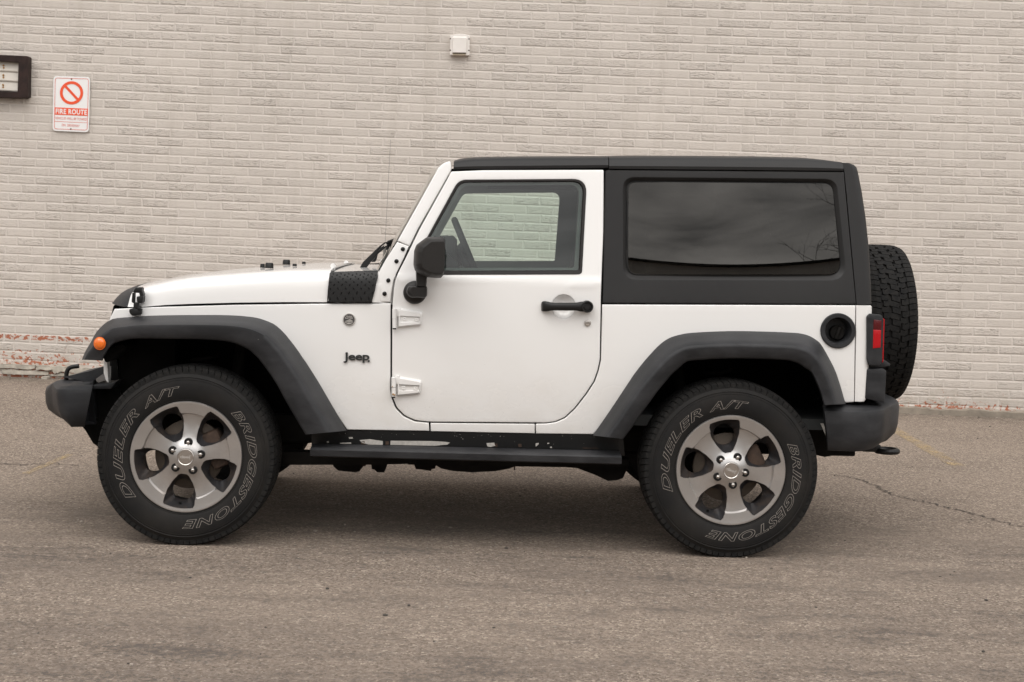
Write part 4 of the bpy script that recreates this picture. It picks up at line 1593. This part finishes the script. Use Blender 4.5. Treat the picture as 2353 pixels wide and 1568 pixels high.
def lerp_tab(tab, x):
    if x <= tab[0][0]:
        return tab[0][1]
    for (a, u_), (b, v_) in zip(tab, tab[1:]):
        if x <= b:
            return u_ + (v_ - u_) * (x - a) / (b - a)
    return tab[-1][1]


def hood_prof(x, zb, zt):
    yb = Sb(x, 1.0)
    h = max(zt - zb, 0.0)
    k = min(1, h / 0.12)
    hp = [(0, 0), (.003, .30), (.008, .55), (.018, .72), (.038, .85), (.075, .925), (.13, .957), (.24, .975), (.42, .990), (YC - yb, 1.0)]
    hp = crom(hp, 37)
    left = [(yb + a + (0 if a == 0 else 0) + (1 - k) * .05 * (b if b < .9 else .9), zb + b * h) for a, b in hp]
    return left + [(2 * YC - y, z) for y, z in reversed(left[:-1])]


NOSE = P(283, 704, Sb).x - tz[0][0]
xs_h = sorted(set([tz[0][0] + 0.002] + [t_[0] for t_ in tz[1:]] + [tz[7][0] + i * 0.06 for i in range(13)] + [tz[0][0] + .01 + i * .009 for i in range(28)]))
xs_h = [x for x in xs_h if x <= tz[-1][0]]
bm = bmesh.new()
rows = []
for i, x in enumerate(xs_h):
    zt_, zb_ = lerp_tab(tz, x), lerp_tab(bz, x)
    pr = hood_prof(x, zb_, zt_)
    row = []
    for y, z in pr:
        q = abs(y - YC) / 0.62
        nose = 0.035 * q ** 3 * max(0, min(1, (x - xs_h[0]) < 0.6))
        s_ = max(0, 1 - (x - xs_h[0]) / 0.5)
        row.append(Vector((x + (NOSE + .03 * max(0, q - .85)) * s_ ** 1.5 * min(1, q) ** 2.5, y, z)))
    rows.append(row)
rear = [Vector((p.x + 0.016 * 0, p.y, p.z)) for p in rows[-1]]
rear = []
xr0, xr1 = P(749.8, 694, 0.12).x, P(766, 617, 0.3).x
for p in rows[-1]:
    f = max(0, min(1, (p.z - rows[-1][0].z) / max(1e-4, lerp_tab(tz, 9) - rows[-1][0].z)))
    rear.append(Vector((xr0 + (xr1 - xr0) * f ** 2, p.y, p.z)))
rows[-1] = rear
rows.append([p + Vector((0, 0.0 if abs(p.y - YC) < .5 else (0.015 if p.y < YC else -0.015), -0.02)) for p in rear])
add_loft(bm, rows)
x291, x322 = P(291, 704, Sb).x, P(322, 658, 0.5).x
zlo = lerp_tab(bz, x291)
pco, pno = Vector((x291, YC, zlo)), Vector((.10, 0, -(x322 - x291))).normalized()
bmesh.ops.bisect_plane(bm, geom=bm.verts[:] + bm.edges[:] + bm.faces[:], plane_co=pco, plane_no=pno)
for f in bm.faces:
    f.material_index = 1 if (f.calc_center_median() - pco).dot(pno) < 0 else 0
hood = finish('bonnet', bm, ['white_paint', 'black_plastic'], car, angle=35)
zr, br = tz[-1][1], lerp_tab(bz, xr0)


def Scowl(x, z):
    pr = hood_prof(x, br, zr + 0.022)[:30]
    for (y0, z0), (y1, z1) in zip(pr, pr[1:]):
        if z <= z1:
            return y0 + (y1 - y0) * max(0, z - z0) / max(1e-6, z1 - z0)
    return pr[20][0]


bm = bmesh.new()
rows = []
for x, dz in ((xr0 + 0.004, -.012), (xr0 + .05, -.012), (xr0 + 0.12, -.010), (xr0 + 0.20, -.006), (xr0 + 0.235, -.003)):
    rows.append([Vector((x + 0.02 * (z - br) / .15, y, z)) for y, z in hood_prof(x, br + 0.004, zr + dz)])
rows.append([Vector((p.x + .08, YC + (p.y - YC) * .93, p.z - .012)) for p in rows[-1]])
add_loft(bm, rows)
o = finish('cowl', bm, 'white_paint', car, angle=40)
cow = panel('cowl_guard', Z3((380, 590, 4), (412, 575, 3), (1042, 554, 2), (1034, 640), (1000, 820), (955, 993, 2), (362, 993, 3), (362, 800), (370, 680)), [], off(Scowl, -0.010), 'satin_black', car, thick=0.008, bev=1.0, step=6, grid=9)
MIRROR.append(cow)
bm = bmesh.new()
for r_, (yy_, x0) in enumerate([(598, 430), (615, 480), (640, 415), (668, 455), (712, 393), (752, 443), (803, 388), (862, 433), (938, 385)]):
    hgt = 6 + 26 * ((yy_ - 590) / 350)
    for k in range(6):
        x = x0 + k * 106
        if x > 1030 - (yy_ - 555) * 0.2:
            continue
        sgn = 1 if r_ % 2 else -1
        l_, w_ = max(9, hgt), 10
        tipx = 10 * sgn
        q = Z3((x - tipx, yy_ + l_), (x + w_, yy_), (x + tipx, yy_ - l_), (x - w_, yy_))
        base = [P(a, b, off(Scowl, -0.010)) for a, b in q]
        cen = sum(base, Vector()) / 4 + Vector((0, -0.0065, 0.0005))
        bv = [bm.verts.new(p) for p in base]
        cv_ = bm.verts.new(cen)
        for i in range(4):
            bm.faces.new((bv[i], bv[(i + 1) % 4], cv_))
finish('diamond_tread', bm, 'satin_black', cow, smooth=False)
for (x, y, c, r_, h_) in ((618.5, 621, 0.52, .021, .026), (658, 612.5, 1.28, .021, .026), (603, 617, 0.80, .012, .02), (677, 612.5, 0.6, .011, .012), (698, 609.5, 1.1, .010, .012)):
    p = P(x, y, c)
    bm = bmesh.new()
    p.z = hood_prof(p.x, lerp_tab(bz, p.x), lerp_tab(tz, p.x))[32][1] + 0.002
    add_disc_stack(bm, p, [(r_, 0), (r_ * .92, h_ * .8), (r_ * .75, h_)], 16, axis='z')
    finish('bump_stop' if r_ > .015 else 'washer_jet', bm, 'satin_black', hood, angle=40)
for (x, y, c) in ((766, 611, .32), (796, 604, 1.25), (879, 600.5, 1.1)):
    p = P(x, y, c)
    bm = bmesh.new()
    add_tube(bm, [p - Vector((0, .022, 0)), p + Vector((0, .022, 0))], .012, 14)
    add_box(bm, p - Vector((0, 0, .012)), (.018, .03, .024), .003)
    finish('bonnet_hinge', bm, 'white_paint', car, angle=40)

# bonnet catch, both sides
bm = bmesh.new()
Sl = lambda x, z: Sb(x, z)
for poly, d0, d1 in (([(806, 264), (836, 226, 4), (882, 226, 4), (882, 262)], 0.0, .034), ([(818, 260), (886, 258), (894, 280, 5), (888, 298), (866, 296), (860, 270), (822, 268)], .0, .030),
                     ([(838, 298, 4), (893, 292, 3), (886, 350, 4), (846, 345, 4)], 0, .034), ([(806, 268), (824, 268), (818, 352, 3), (801, 340, 3)], 0, .022),
                     ([(818, 344), (852, 344), (853, 398), (814, 398)], 0, .020), ([(781, 396, 6), (812, 388, 4), (850, 398), (880, 390, 5), (873, 440, 5), (806, 449, 6), (784, 424, 5)], 0, .026), ([(846, 372, 6), (868, 380, 5), (866, 402), (846, 402)], 0, .033)):
    add_panel(bm, Z1(*poly), [], off(Sl, d0 - d1), thick=d1 + .01, bev=1.0, step=3, grid=20)
o = finish('bonnet_catch', bm, 'satin_black', car, angle=40)
MIRROR.append(o)

# grille panel with slots and round headlights
bm = bmesh.new()
gx = P(250, 760, 0.3).x
prof = [(gx - .035, 1.03), (gx - .045, .98), (gx - .03, .88), (gx - .012, .78), (gx + .0, .70), (gx + .012, .62), (gx + .02, .60)]
rows = []
for i in range(13):
    y = 0.33 + i / 12 * (2 * YC - 0.66)
    q = abs(y - YC) / .58
    rows.append([Vector((x + .045 * q ** 3, y, z)) for x, z in prof])
add_loft(bm, rows)
gr = finish('grille_panel', bm, 'white_paint', car, angle=40)
bm = bmesh.new()                                # the strip of grille edge seen under the flare
add_panel(bm, Z1((583, 800), (612, 800), (622, 975, 4), (600, 950, 6), (584, 890, 6)), [], 0.26, thick=0.04, bev=1.0, step=4, grid=20)
finish('grille_edge', bm, 'white_paint', gr)
bm = bmesh.new()
add_box(bm, (gx + .17, YC, .80), (.26, 1.14, .46), .01)
finish('radiator', bm, 'matte_black', car)
for k in range(7):
    bm = bmesh.new()
    yk = YC + (k - 3) * 0.085
    add_box(bm, (gx - .036, yk, .885), (.05, .042, .26), .018)
    finish('grille_slot', bm, 'matte_black', gr)
for s in (-1, 1):
    bm = bmesh.new()
    c = Vector((gx + .03, YC + s * .40, .90))
    add_disc_stack(bm, c, [(.098, .02), (.098, -.012), (.088, -.016), (.05, -.03), (.01, -.034)], 36, axis='x')
    finish('headlight', bm, 'headlight_glass', gr, angle=40)
bm = bmesh.new()
add_panel(bm, Z1((560, 735, 20), (730, 660, 20), (760, 700, 10), (640, 800, 20), (600, 815, 6)), [], 0.12, thick=0.25, bev=1.5, step=6, grid=20)
finish('flare_support', bm, 'matte_black', car)

# ------------------------------------------------------------------ bumpers
def sweep(name, path, mat, flip=1):
    """path rows: (x, y, z top, z bottom, lip depth, x shift per z); mirrored about the centreline"""
    full = path + [(x, 2 * YC - y, a, b, l_, k) for x, y, a, b, l_, k in reversed(path) if abs(y - YC) > 1e-3]
    for cut in (.16, .22):
        nf = [full[0]]
        for a, b in zip(full, full[1:]):
            nf.append(tuple(u_ + (v_ - u_) * cut for u_, v_ in zip(a, b)))
            nf.append(tuple(u_ + (v_ - u_) * (1 - cut) for u_, v_ in zip(a, b)))
        full = nf + [full[-1]]
    rows = []
    for i, (x, y, zt, zb, l_, k) in enumerate(full):
        a, b = full[max(i - 1, 0)], full[min(i + 1, len(full) - 1)]
        d = Vector((b[0] - a[0], b[1] - a[1], 0)).normalized()
        nrm = Vector((d.y, -d.x, 0)) * flip       # outwards
        p = Vector((x, y, 0))
        def at(o_, z):
            return p - nrm * o_ + Vector((k * (zt - z), 0, z))
        h = zt - zb
        rows.append([at(l_, zt + .012), at(.055, zt + .004), at(.022, zt), at(.006, zt - .012), at(0, zt - .032), at(0.002, zb + .40 * h), at(.010, zb + .20 * h), at(.042, zb + .015 * h), at(.056, zb), at(l_, zb)])
    bm = bmesh.new()
    add_loft(bm, rows, True, True, True)
    return finish(name, bm, mat, car, angle=34)


def X(px, py, c):
    return P(px, py, c).x


zt_, zb_ = P(1950, 941, .05).z, P(1935, 1041, .05).z
rp_ = [(X(1893, 980, .06), .06, zt_, zb_, .05, .14), (X(1990, 980, .04), .04, zt_, zb_, .14, .02), (X(2030, 980, .10), .10, zt_ + .004, zb_ + .010, .16, 0),
       (X(2046, 980, .22), .22, zt_ + .010, zb_ + .02, .2, 0), (X(2063, 980, .30), .30, zt_ + .014, zb_ + .02, .2, -.03), (X(2067, 980, .42), .42, zt_ + .014, zb_ + .02, .2, -.03), (X(2067, 980, .42) + .01, YC, zt_ + .014, zb_ + .02, .2, -.03)]
sweep('rear_bumper', rp_, 'black_plastic', 1)
z1, z0 = P(170, 888, .10).z, P(170, 984.5, .10).z
zc1, zc0 = P(104, 884, .5).z, P(104, 948, .5).z
fp_ = [(X(211, 930, .10), .10, z1, z0, .05, -.17), (X(150, 930, .075), .075, z1, z0, .12, .06), (X(126, 930, .11), .11, z1 - .006, z0 + .004, .16, .16), (X(119, 930, .22), .22, z1 - .008, z0 + .03, .18, .12),
       (X(117, 930, .32), .32, z1, zc0 - .01, .2, .06), (X(104, 920, .40), .40, zc1, zc0, .24, .03), (X(102, 920, .52), .52, zc1, zc0, .26, .03), (X(102, 920, .52) - .01, YC, zc1, zc0, .26, .03)]
fb = sweep('front_bumper', fp_, 'black_plastic', -1)
bm = bmesh.new()
add_loft(bm, [[P(x, y, c) for x, y in Z1((485, 965), (580, 900), (600, 870), (600, 835), (470, 880), (260, 925))] for c in (.30, .55)], True, True, True)
finish('bumper_top', bm, 'black_plastic', fb)
for s in (0, 1):
    bm = bmesh.new()
    c = .5
    pts = crom([P(153, 880, c), P(152.5, 862, c), P(156, 850, c), P(164, 844, c), P(181, 841.5, c)], 14)
    add_tube(bm, [Vector(p) for p in pts], .0105, 10)
    if s:
        for v in bm.verts:
            v.co.y = 2 * YC - v.co.y
    finish('tow_hook', bm, 'satin_black', car)
bm = bmesh.new()
th = P(2040, 1036, .5)
pts = [th + Vector((-.055 + .05 * math.cos(a) + .05, .045 * math.sin(a), 0)) for a in [2 * math.pi * k / 24 for k in range(24)]]
add_tube(bm, pts + pts[:1], .014, 10, caps=False)
add_box(bm, th + Vector((-.085, 0, .012)), (.09, .05, .035), .006)
finish('tow_hook', bm, 'satin_black', car)

# ------------------------------------------------------------------ hardtop and roof
win_r = [(1432.5, 408.5, 26), (1921, 413, 28), (1944.5, 644, 36), (1433.5, 642.5, 32)]
gl_r = [(1441, 416.5, 20), (1914, 420.5, 24), (1934.5, 632.5, 30), (1440.3, 633, 28)]
hard = panel('hardtop_side', [(1391, 393, 2), (1399, 390.5), (1939, 395), (1967.5, 699, 2), (1384.8, 696.8, 3)], [win_r], St, 'charcoal_hardtop', car, thick=0.04, bev=2.0)
MIRROR.append(hard)
band('window_surround', inset(resample(fillet(win_r), 6), -1.0), gl_r, mapS(St, 0.0), mapS(St, 0.026), 'charcoal_hardtop', hard, 120, extra=((0.25, mapS(St, 0.004)), (.75, mapS(St, .022))))
gq = fillet(gl_r)
bm = bmesh.new()
r0 = resample(gq, 8)
add_loft(bm, [[P(x, y, off(St, .024)) for x, y in inset(r0, -1)], [P(x, y, off(St, .022)) for x, y in inset(r0, 2.2)], [P(x, y, off(St, .0265)) for x, y in inset(r0, 3.2)]], True)
finish('gasket', bm, 'satin_black', hard)


def Sg(x, z):
    u_ = (x - 2.53) / 0.50
    v_ = (z - 1.43) / 0.24
    return St(x, z) + 0.0245 - 0.010 * (1 - u_ * u_) - 0.002 * (1 - v_ * v_) + 0.0062 * (1 - u_ * u_) * (z - 1.43)


bm = bmesh.new()
vs, tri = cdt_fill(inset(r0, 2.0), [], 16)
bv = [bm.verts.new(P(p[0], p[1], Sg)) for p in vs]
for f in tri:
    bm.faces.new([bv[i] for i in f])
finish('rear_side_window', bm, 'privacy_glass', hard, angle=80)


def roof(name, top, bot0, bot1, n, endcaps):
    bm = bmesh.new()
    rows = []
    for i in range(n + 1):
        f = i / n
        bx, by = bot0[0] + (bot1[0] - bot0[0]) * f, bot0[1] + (bot1[1] - bot0[1]) * f
        pb = P(bx, by, St)
        z0 = pb.z
        yb = St(0, z0) - 0.002
        ty = lerp_tab(top, bx)
        zt = P(bx, ty, .29).z
        h = zt - z0
        left = [(yb + .02, z0 - .004), (yb - .004, z0), (yb - .006, z0 + .22 * h), (yb - .001, z0 + .36 * h), (yb + .004, z0 + .62 * h), (yb + .016, z0 + .82 * h), (yb + .04, z0 + .94 * h), (yb + .085, zt), (yb + .22, zt + .012), (YC, zt + .018)]
        rows.append([Vector((pb.x, y, z)) for y, z in left] + [Vector((pb.x, 2 * YC - y, z)) for y, z in reversed(left[:-1])])
    add_loft(bm, rows, False, endcaps[0], endcaps[1])
    return finish(name, bm, 'charcoal_hardtop', car, angle=35)


roof('hardtop_roof', [(1399, 361.5), (1481, 360.3), (1620, 361), (1757, 362.3), (1859, 364.8), (1905, 368.8), (1936, 373)], (1399.3, 388.2), (1937.5, 392.8), 26, (True, True))
roof('roof_panel', [(1041, 372.3), (1050, 369.3), (1060, 367), (1085, 364.6), (1111, 363.3), (1200, 362.2), (1398, 361.4)], (1042, 389), (1397.6, 385.5), 30, (True, True))
o = panel('roof_seal', [(1036, 388), (1400, 384.5), (1400, 392), (1036, 395.5)], [], off(St, .010), 'matte_black', car, thick=.03, bev=0)
MIRROR.append(o)


def rear_corner(name, levels, S, mat):
    rows = []
    for (sx, sy), (rx, ry) in levels:
        p = P(sx, sy, S)
        xr = P(rx, ry, S(p.x, p.z) + .05).x
        y0 = S(p.x, p.z)
        d = xr - p.x
        left = [(p.x, y0 + .03), (p.x, y0), (p.x + d * .30, y0), (p.x + d * .52, y0 + .0005), (p.x + d * .60, y0 + .0015), (p.x + d * .74, y0 + .006), (p.x + d * .86, y0 + .014), (p.x + d * .95, y0 + .025), (xr - .0005, y0 + .040), (xr + .003, y0 + .09), (xr + .008, y0 + .3), (xr + .01, YC)]
        rows.append([Vector((x, y, p.z)) for x, y in left] + [Vector((x, 2 * YC - y, p.z)) for x, y in reversed(left[:-1])])
    bm = bmesh.new()
    add_loft(bm, rows, False, True, True)
    return finish(name, bm, mat, car, angle=35, wn=True)


lv_ = [((1936.3, 374.5), (1950, 376.5)), ((1936.9, 377.5), (1960, 379.5)), ((1938.2, 383), (1966.5, 385)), ((1940, 393), (1969.5, 397)), ((1945, 440), (1979, 441)), ((1950.5, 500), (1988, 500)), ((1957, 570), (1995.3, 569)), ((1963, 636), (1999, 635)), ((1968.6, 699.3), (2001, 700.2))]
rc = rear_corner('hardtop_rear', lv_, off(St, .001), 'charcoal_hardtop')
lb_ = [((1967.6, 701.8), (1999, 702)), ((1967.6, 704.5), (2002, 705)), ((1967.5, 760), (2001, 760)), ((1966, 850), (1994, 850)), ((1964.5, 916), (1989, 916)), ((1964.5, 923), (1985, 923))]
tb = rear_corner('tub_rear', lb_, Sb, 'white_paint')
xr = P(2001, 703, .17).x
bm = bmesh.new()
xt = P(1969.5, 397, .25).x
add_box(bm, ((xr + xt) / 2 + .024, YC, 1.46), (.02, 1.06, .46), .03, rot=Matrix.Rotation(-math.atan2(xr - xt, .6), 3, 'Y'))
finish('rear_window', bm, 'privacy_glass', rc)
bm = bmesh.new()
add_box(bm, (xr + .02, YC, .90), (.03, 1.16, .46), .012)
finish('tailgate', bm, 'white_paint', car)
bm = bmesh.new()
add_tube(bm, [(xr + .02, YC, 1.02), (3.30, YC, 1.02)], .12, 20)
finish('spare_wheel_carrier', bm, 'satin_black', car)

# tail lamps
def lamp(side):
    bm = bmesh.new()
    add_panel(bm, [(1992.5, 728, 6), (2000, 721.5, 5), (2026, 723.5, 8), (2031, 735, 6), (2028, 830, 6), (2021, 841, 6), (1999, 841, 8), (1993, 826, 8)], [], .105, thick=.035, bev=3.0, step=4, grid=20, back=True)
    add_panel(bm, [(2006, 724), (2026, 725, 5), (2030, 735, 6), (2027, 830, 6), (2020, 840, 6), (2006, 840)], [], .13, thick=.15, bev=1.0, step=6, grid=20, back=True)
    o = finish('tail_lamp', bm, 'black_plastic', car, angle=40)
    bm = bmesh.new()
    add_panel(bm, [(2007.5, 734.8), (2026, 736.6), (2025, 759), (2006.9, 758)], [], .1035, thick=.004, bev=.5, step=6, grid=20, mi=1)
    add_panel(bm, [(2006.9, 758), (2025, 759), (2023.5, 799), (2006, 801)], [], .1033, thick=.004, bev=.5, step=6, grid=20)
    add_panel(bm, [(2030, 730, 2), (2033, 736, 2), (2030.3, 830, 2), (2027.5, 835, 2)], [], .112, thick=.155, bev=.8, step=6, grid=20, back=True)
    finish('lens', bm, ['lamp_red', 'lamp_red_dark'], o, angle=40)
    return o


MIRROR.append(lamp(0))
bm = bmesh.new()
add_panel(bm, [(1996.5, 824), (2003, 821, 3), (2020, 820.5, 5), (2035, 829, 3), (2046, 837, 2), (2045, 841.5), (1996, 848)], [], .15, thick=.04, bev=1.5, step=5, grid=20, back=True)
add_panel(bm, [(1987.5, 853, 4), (1992, 848.5, 3), (2030, 847.5, 6), (2037, 853, 5), (2033.5, 927, 4), (1987, 916, 4)], [], .125, thick=.06, bev=2.0, step=5, grid=20, back=True)
add_panel(bm, [(2012, 850), (2034, 851), (2031, 925), (2012, 922)], [], .16, thick=.2, bev=1, step=6, grid=20, back=True)
finish('plate_holder', bm, 'black_plastic', car, angle=40)

# ------------------------------------------------------------------ windscreen, wipers, aerial
bm = bmesh.new()
ws0, ws1 = [], []
pt_, pb_ = P(1006, 388, .25), P(872, 622, .20)
for i in range(13):
    f = i / 12
    y0, y1 = .24, .19
    bow = -0.045 * (1 - (2 * f - 1) ** 2)
    ws0.append(Vector((pt_.x + bow, y0 + f * (2 * YC - 2 * y0), pt_.z)))
    ws1.append(Vector((pb_.x + bow, y1 + f * (2 * YC - 2 * y1), pb_.z)))
add_loft(bm, [ws0, ws1])
finish('windscreen', bm, 'screen_glass', car, angle=80)
bm = bmesh.new()
hd = [Vector((p.x + .004, p.y, p.z)) for p in ws0]
add_tube(bm, [p + Vector((.035, 0, .004)) for p in hd], .024, 10)
finish('header_rail', bm, 'white_paint', car)
for poly, c in (([(782, 535), (838, 438), (930, 350), (1050, 232), (1128, 172), (1172, 168), (1172, 182), (1135, 190), (1090, 225), (1040, 290), (1170, 205), (1160, 230), (1040, 330), (985, 400), (935, 448), (905, 490), (868, 535)], .72),
                ([(950, 440), (985, 330), (1040, 270), (1120, 215), (1120, 235), (1040, 310), (1020, 400), (1000, 440)], .98)):
    bm = bmesh.new()
    add_panel(bm, Z3(*poly), [], c, thick=.03, bev=.6, step=5, grid=20, back=True)
    base = P(*Z3((1180, 165))[0], c)
    for k in range(7):
        q0 = P(*Z3((1165 + random.uniform(-15, 15), 160 + k * 18))[0], c)
        q1 = P(*Z3((1240 + random.uniform(-30, 30), 140 + k * 14))[0], c + .06)
        add_tube(bm, [q0, q1], .004, 6)
    add_tube(bm, [base, P(*Z3((1278, 126))[0], c + .1)], .006, 6)
    finish('wiper', bm, 'satin_black', car)
bm = bmesh.new()
add_tube(bm, [P(882, 612, 1.5), P(884, 570, 1.5)], .008, 8)
add_tube(bm, [P(884, 575, 1.5), P(897.5, 322, 1.5)], .0011, 6)
finish('aerial', bm, 'aerial_grey', car)

# ------------------------------------------------------------------ cabin
cab = []
bm = bmesh.new()
dash = [(905, 700), (905, 600), (935, 575), (975, 562), (1010, 545, 3), (1040, 542, 6), (1049, 552, 5), (1050, 600), (1062, 640), (1062, 720)]
q = resample(fillet(dash), 6)
add_loft(bm, [[P(x, y, .45) for x, y in q], [P(x, y, .45).xyz + Vector((0, .38, 0)) for x, y in q]], True, True, True)
q2 = [(905, 700), (905, 610), (975, 585), (1030, 585), (1048, 600), (1062, 640), (1062, 720)]
add_loft(bm, [[P(x, y, .2) for x, y in q2], [P(x, y, .2) + Vector((0, 1.42, 0)) for x, y in q2]], True, True, True)
finish('dashboard', bm, 'interior_dark', car, angle=40)
bm = bmesh.new()
wc = P(1078, 588, .52)
R_ = Matrix.Rotation(rad(-24), 3, 'Y')
ringp = [wc + R_ @ Vector((0, .185 * math.cos(a), .185 * math.sin(a))) for a in [2 * math.pi * k / 40 for k in range(41)]]
add_tube(bm, ringp, .016, 10, caps=False)
for a in (0.2, math.pi - 0.2, -math.pi / 2):
    add_tube(bm, [wc + Vector((-.02, 0, 0)), wc + R_ @ Vector((0, .185 * math.cos(a), .185 * math.sin(a)))], .014, 8)
add_box(bm, wc + Vector((-.02, 0, 0)), (.06, .17, .13), .03, rot=R_)
add_tube(bm, [wc, wc + Vector((-.30, 0, -.10))], .035, 10)
finish('steering_wheel', bm, 'interior_dark', car)
for yc_ in (.50, 1.32):
    bm = bmesh.new()
    add_box(bm, (1.48, yc_, .93), (.50, .50, .16), .05, rot=Matrix.Rotation(rad(-6), 3, 'Y'), seg=4)
    add_box(bm, (1.84, yc_, 1.20), (.15, .48, .58), .06, rot=Matrix.Rotation(rad(14), 3, 'Y'), seg=4)
    add_box(bm, (1.93, yc_, 1.52), (.09, .26, .18), .04, rot=Matrix.Rotation(rad(10), 3, 'Y'), seg=4)
    finish('seat', bm, 'seat_cloth', car, angle=40)
bm = bmesh.new()
add_box(bm, (2.55, YC, .95), (.50, 1.0, .16), .05, seg=3)
add_box(bm, (2.85, YC, 1.20), (.14, 1.0, .5), .05, rot=Matrix.Rotation(rad(12), 3, 'Y'), seg=3)
finish('rear_seat', bm, 'seat_cloth', car, angle=40)
bm = bmesh.new()
for s in (0.30, 1.52):
    pts = crom([(2.02, s - .04 * (1 if s < 1 else -1), .7), (2.02, s, 1.2), (2.02, s + .03 * (1 if s < 1 else -1), 1.66), (2.12, s + .05 * (1 if s < 1 else -1), 1.72), (2.8, s + .05 * (1 if s < 1 else -1), 1.70), (3.0, s, 1.1)], 24)
    add_tube(bm, [Vector(p) for p in pts], .035, 10)
    add_tube(bm, [(2.05, s + .04 * (1 if s < 1 else -1), 1.70), (1.32, s + .05 * (1 if s < 1 else -1), 1.69)], .03, 10)
add_tube(bm, [(2.05, .33, 1.70), (2.05, 1.49, 1.70)], .035, 10)
finish('sport_bar', bm, 'interior_dark', car)
bm = bmesh.new()
add_box(bm, (1.95, YC, .585), (2.35, 1.46, .05))
add_box(bm, (0.86, YC, .85), (.05, 1.40, .55))
finish('floor', bm, 'interior_dark', car, smooth=False)

# ------------------------------------------------------------------ underbody
bm = bmesh.new()
for s in (.46, 1.36):
    add_box(bm, (1.35, s, .47), (3.5, .07, .13), .008)
for x in (-.35, .95, 1.75, 2.9):
    add_box(bm, (x, YC, .46), (.07, .92, .10), .008)
finish('frame', bm, 'underbody', car)
bm = bmesh.new()
add_box(bm, (.20, YC, .78), (.95, .62, .46), .03)
finish('engine', bm, 'matte_black', car)
for x in (0.0, 2.424):
    bm = bmesh.new()
    add_tube(bm, [(x, .12, .385), (x, 1.70, .385)], .042, 14)
    add_disc_stack(bm, (x, 1.15 if x < 1 else YC, .385), [(.05, -.13), (.11, -.10), (.15, -.04), (.15, .04), (.11, .10), (.05, .13)], 24, cap0=True)
    for s in (.40, 1.42):
        for k in range(7):
            add_tube(bm, [(x + .06 * math.cos(a), s + .06 * math.sin(a), .46 + k * .05 + .05 * a / 6.283) for a in [2 * math.pi * i / 12 for i in range(13)]], .008, 6, caps=False)
        add_tube(bm, [(x + (.12 if x < 1 else -.1), s + .02, .36), (x + (.16 if x < 1 else -.2), s + .06, .86)], .028, 10)
    finish('axle', bm, 'underbody', car)
bm = bmesh.new()
add_tube(bm, [(.06, YC + .1, .42), (1.0, YC + .12, .47)], .03, 10)
add_tube(bm, [(1.2, YC, .46), (2.35, YC, .42)], .035, 10)
finish('drive_shaft', bm, 'underbody', car)
def skirt(poly, c0, c1, mat='underbody', name='skid_plate'):
    bm = bmesh.new()
    q = ZS(*poly)
    add_loft(bm, [[P(x, y, c0) for x, y in q], [P(x, y, c0) + Vector((0, c1 - c0, 0)) for x, y in q]], True, True, True)
    return finish(name, bm, mat, car, angle=40)
skirt([(60, 350), (900, 360), (900, 425), (560, 432), (60, 432)], .34, .42, name='side_rail')
skirt([(850, 360), (2240, 400), (2240, 445), (1800, 446), (850, 430)], .36, .44, name='side_rail')
skirt([(370, 400), (575, 400), (570, 440), (545, 472), (520, 479), (410, 468), (380, 440)], .55, .85, name='catalytic_converter')
skirt([(560, 390), (605, 392), (605, 410), (580, 442), (566, 440)], .40, .43, 'rust', name='bracket')
skirt([(618, 420), (720, 420), (712, 455), (700, 479), (655, 478), (640, 462), (622, 458)], .60, .75, name='mount')
skirt([(885, 420), (1030, 420), (1022, 455), (1000, 458), (995, 470), (945, 462), (900, 458)], .60, .75, name='mount')
skirt([(1010, 425), (1550, 430), (1490, 455), (1400, 472), (1250, 479), (1130, 470), (1060, 455)], .50, 1.2, name='fuel_tank_skid')
skirt([(1516, 410), (1526, 410), (1526, 465), (1518, 465)], .38, .39, 'rust', name='bracket')
skirt([(1700, 430), (2210, 420), (2225, 470), (2205, 515), (2170, 528), (2110, 533), (2030, 495), (1915, 452), (1850, 447)], .42, .55, name='control_arm_mount')
for s in (.50, 1.32):
    bm = bmesh.new()
    add_tube(bm, [(.05, s, .36), (.85, s - .02 * (1 if s < 1 else -1), .47)], .026, 10)
    add_tube(bm, [(2.38, s, .35), (1.85, s, .43)], .026, 10)
    finish('control_arm', bm, 'underbody', car)
bm = bmesh.new()
add_tube(bm, [(1.7, 1.22, .48), (2.2, 1.28, .52), (2.55, 1.30, .52), (3.05, 1.34, .47)], .03, 10)
add_tube(bm, [(2.95, .42, .50), (2.95, 1.30, .50)], .10, 16)
finish('exhaust', bm, 'underbody', car)
bm = bmesh.new()
add_panel(bm, Z6((203, 1290), (222, 1290), (255, 1378), (238, 1372)), [], .16, thick=.004, bev=0, step=8, grid=30)
finish('paper_label', bm, 'label_paper', car, smooth=False)
bm = bmesh.new()
add_panel(bm, Z1((495, 990), (600, 985), (690, 955), (640, 1018), (500, 1018)), [], .22, thick=.2, bev=1, step=6, grid=30)
finish('bumper_bracket', bm, 'black_plastic', car)
bm = bmesh.new()
add_panel(bm, Z1((490, 1010), (700, 1000), (760, 1000), (640, 1190), (560, 1330), (540, 1470), (500, 1440), (440, 1340), (420, 1315)), [], .34, thick=.2, bev=1, step=8, grid=40)
finish('air_dam', bm, 'matte_black', car)

for o in MIRROR:
    mirror_part(o, car)
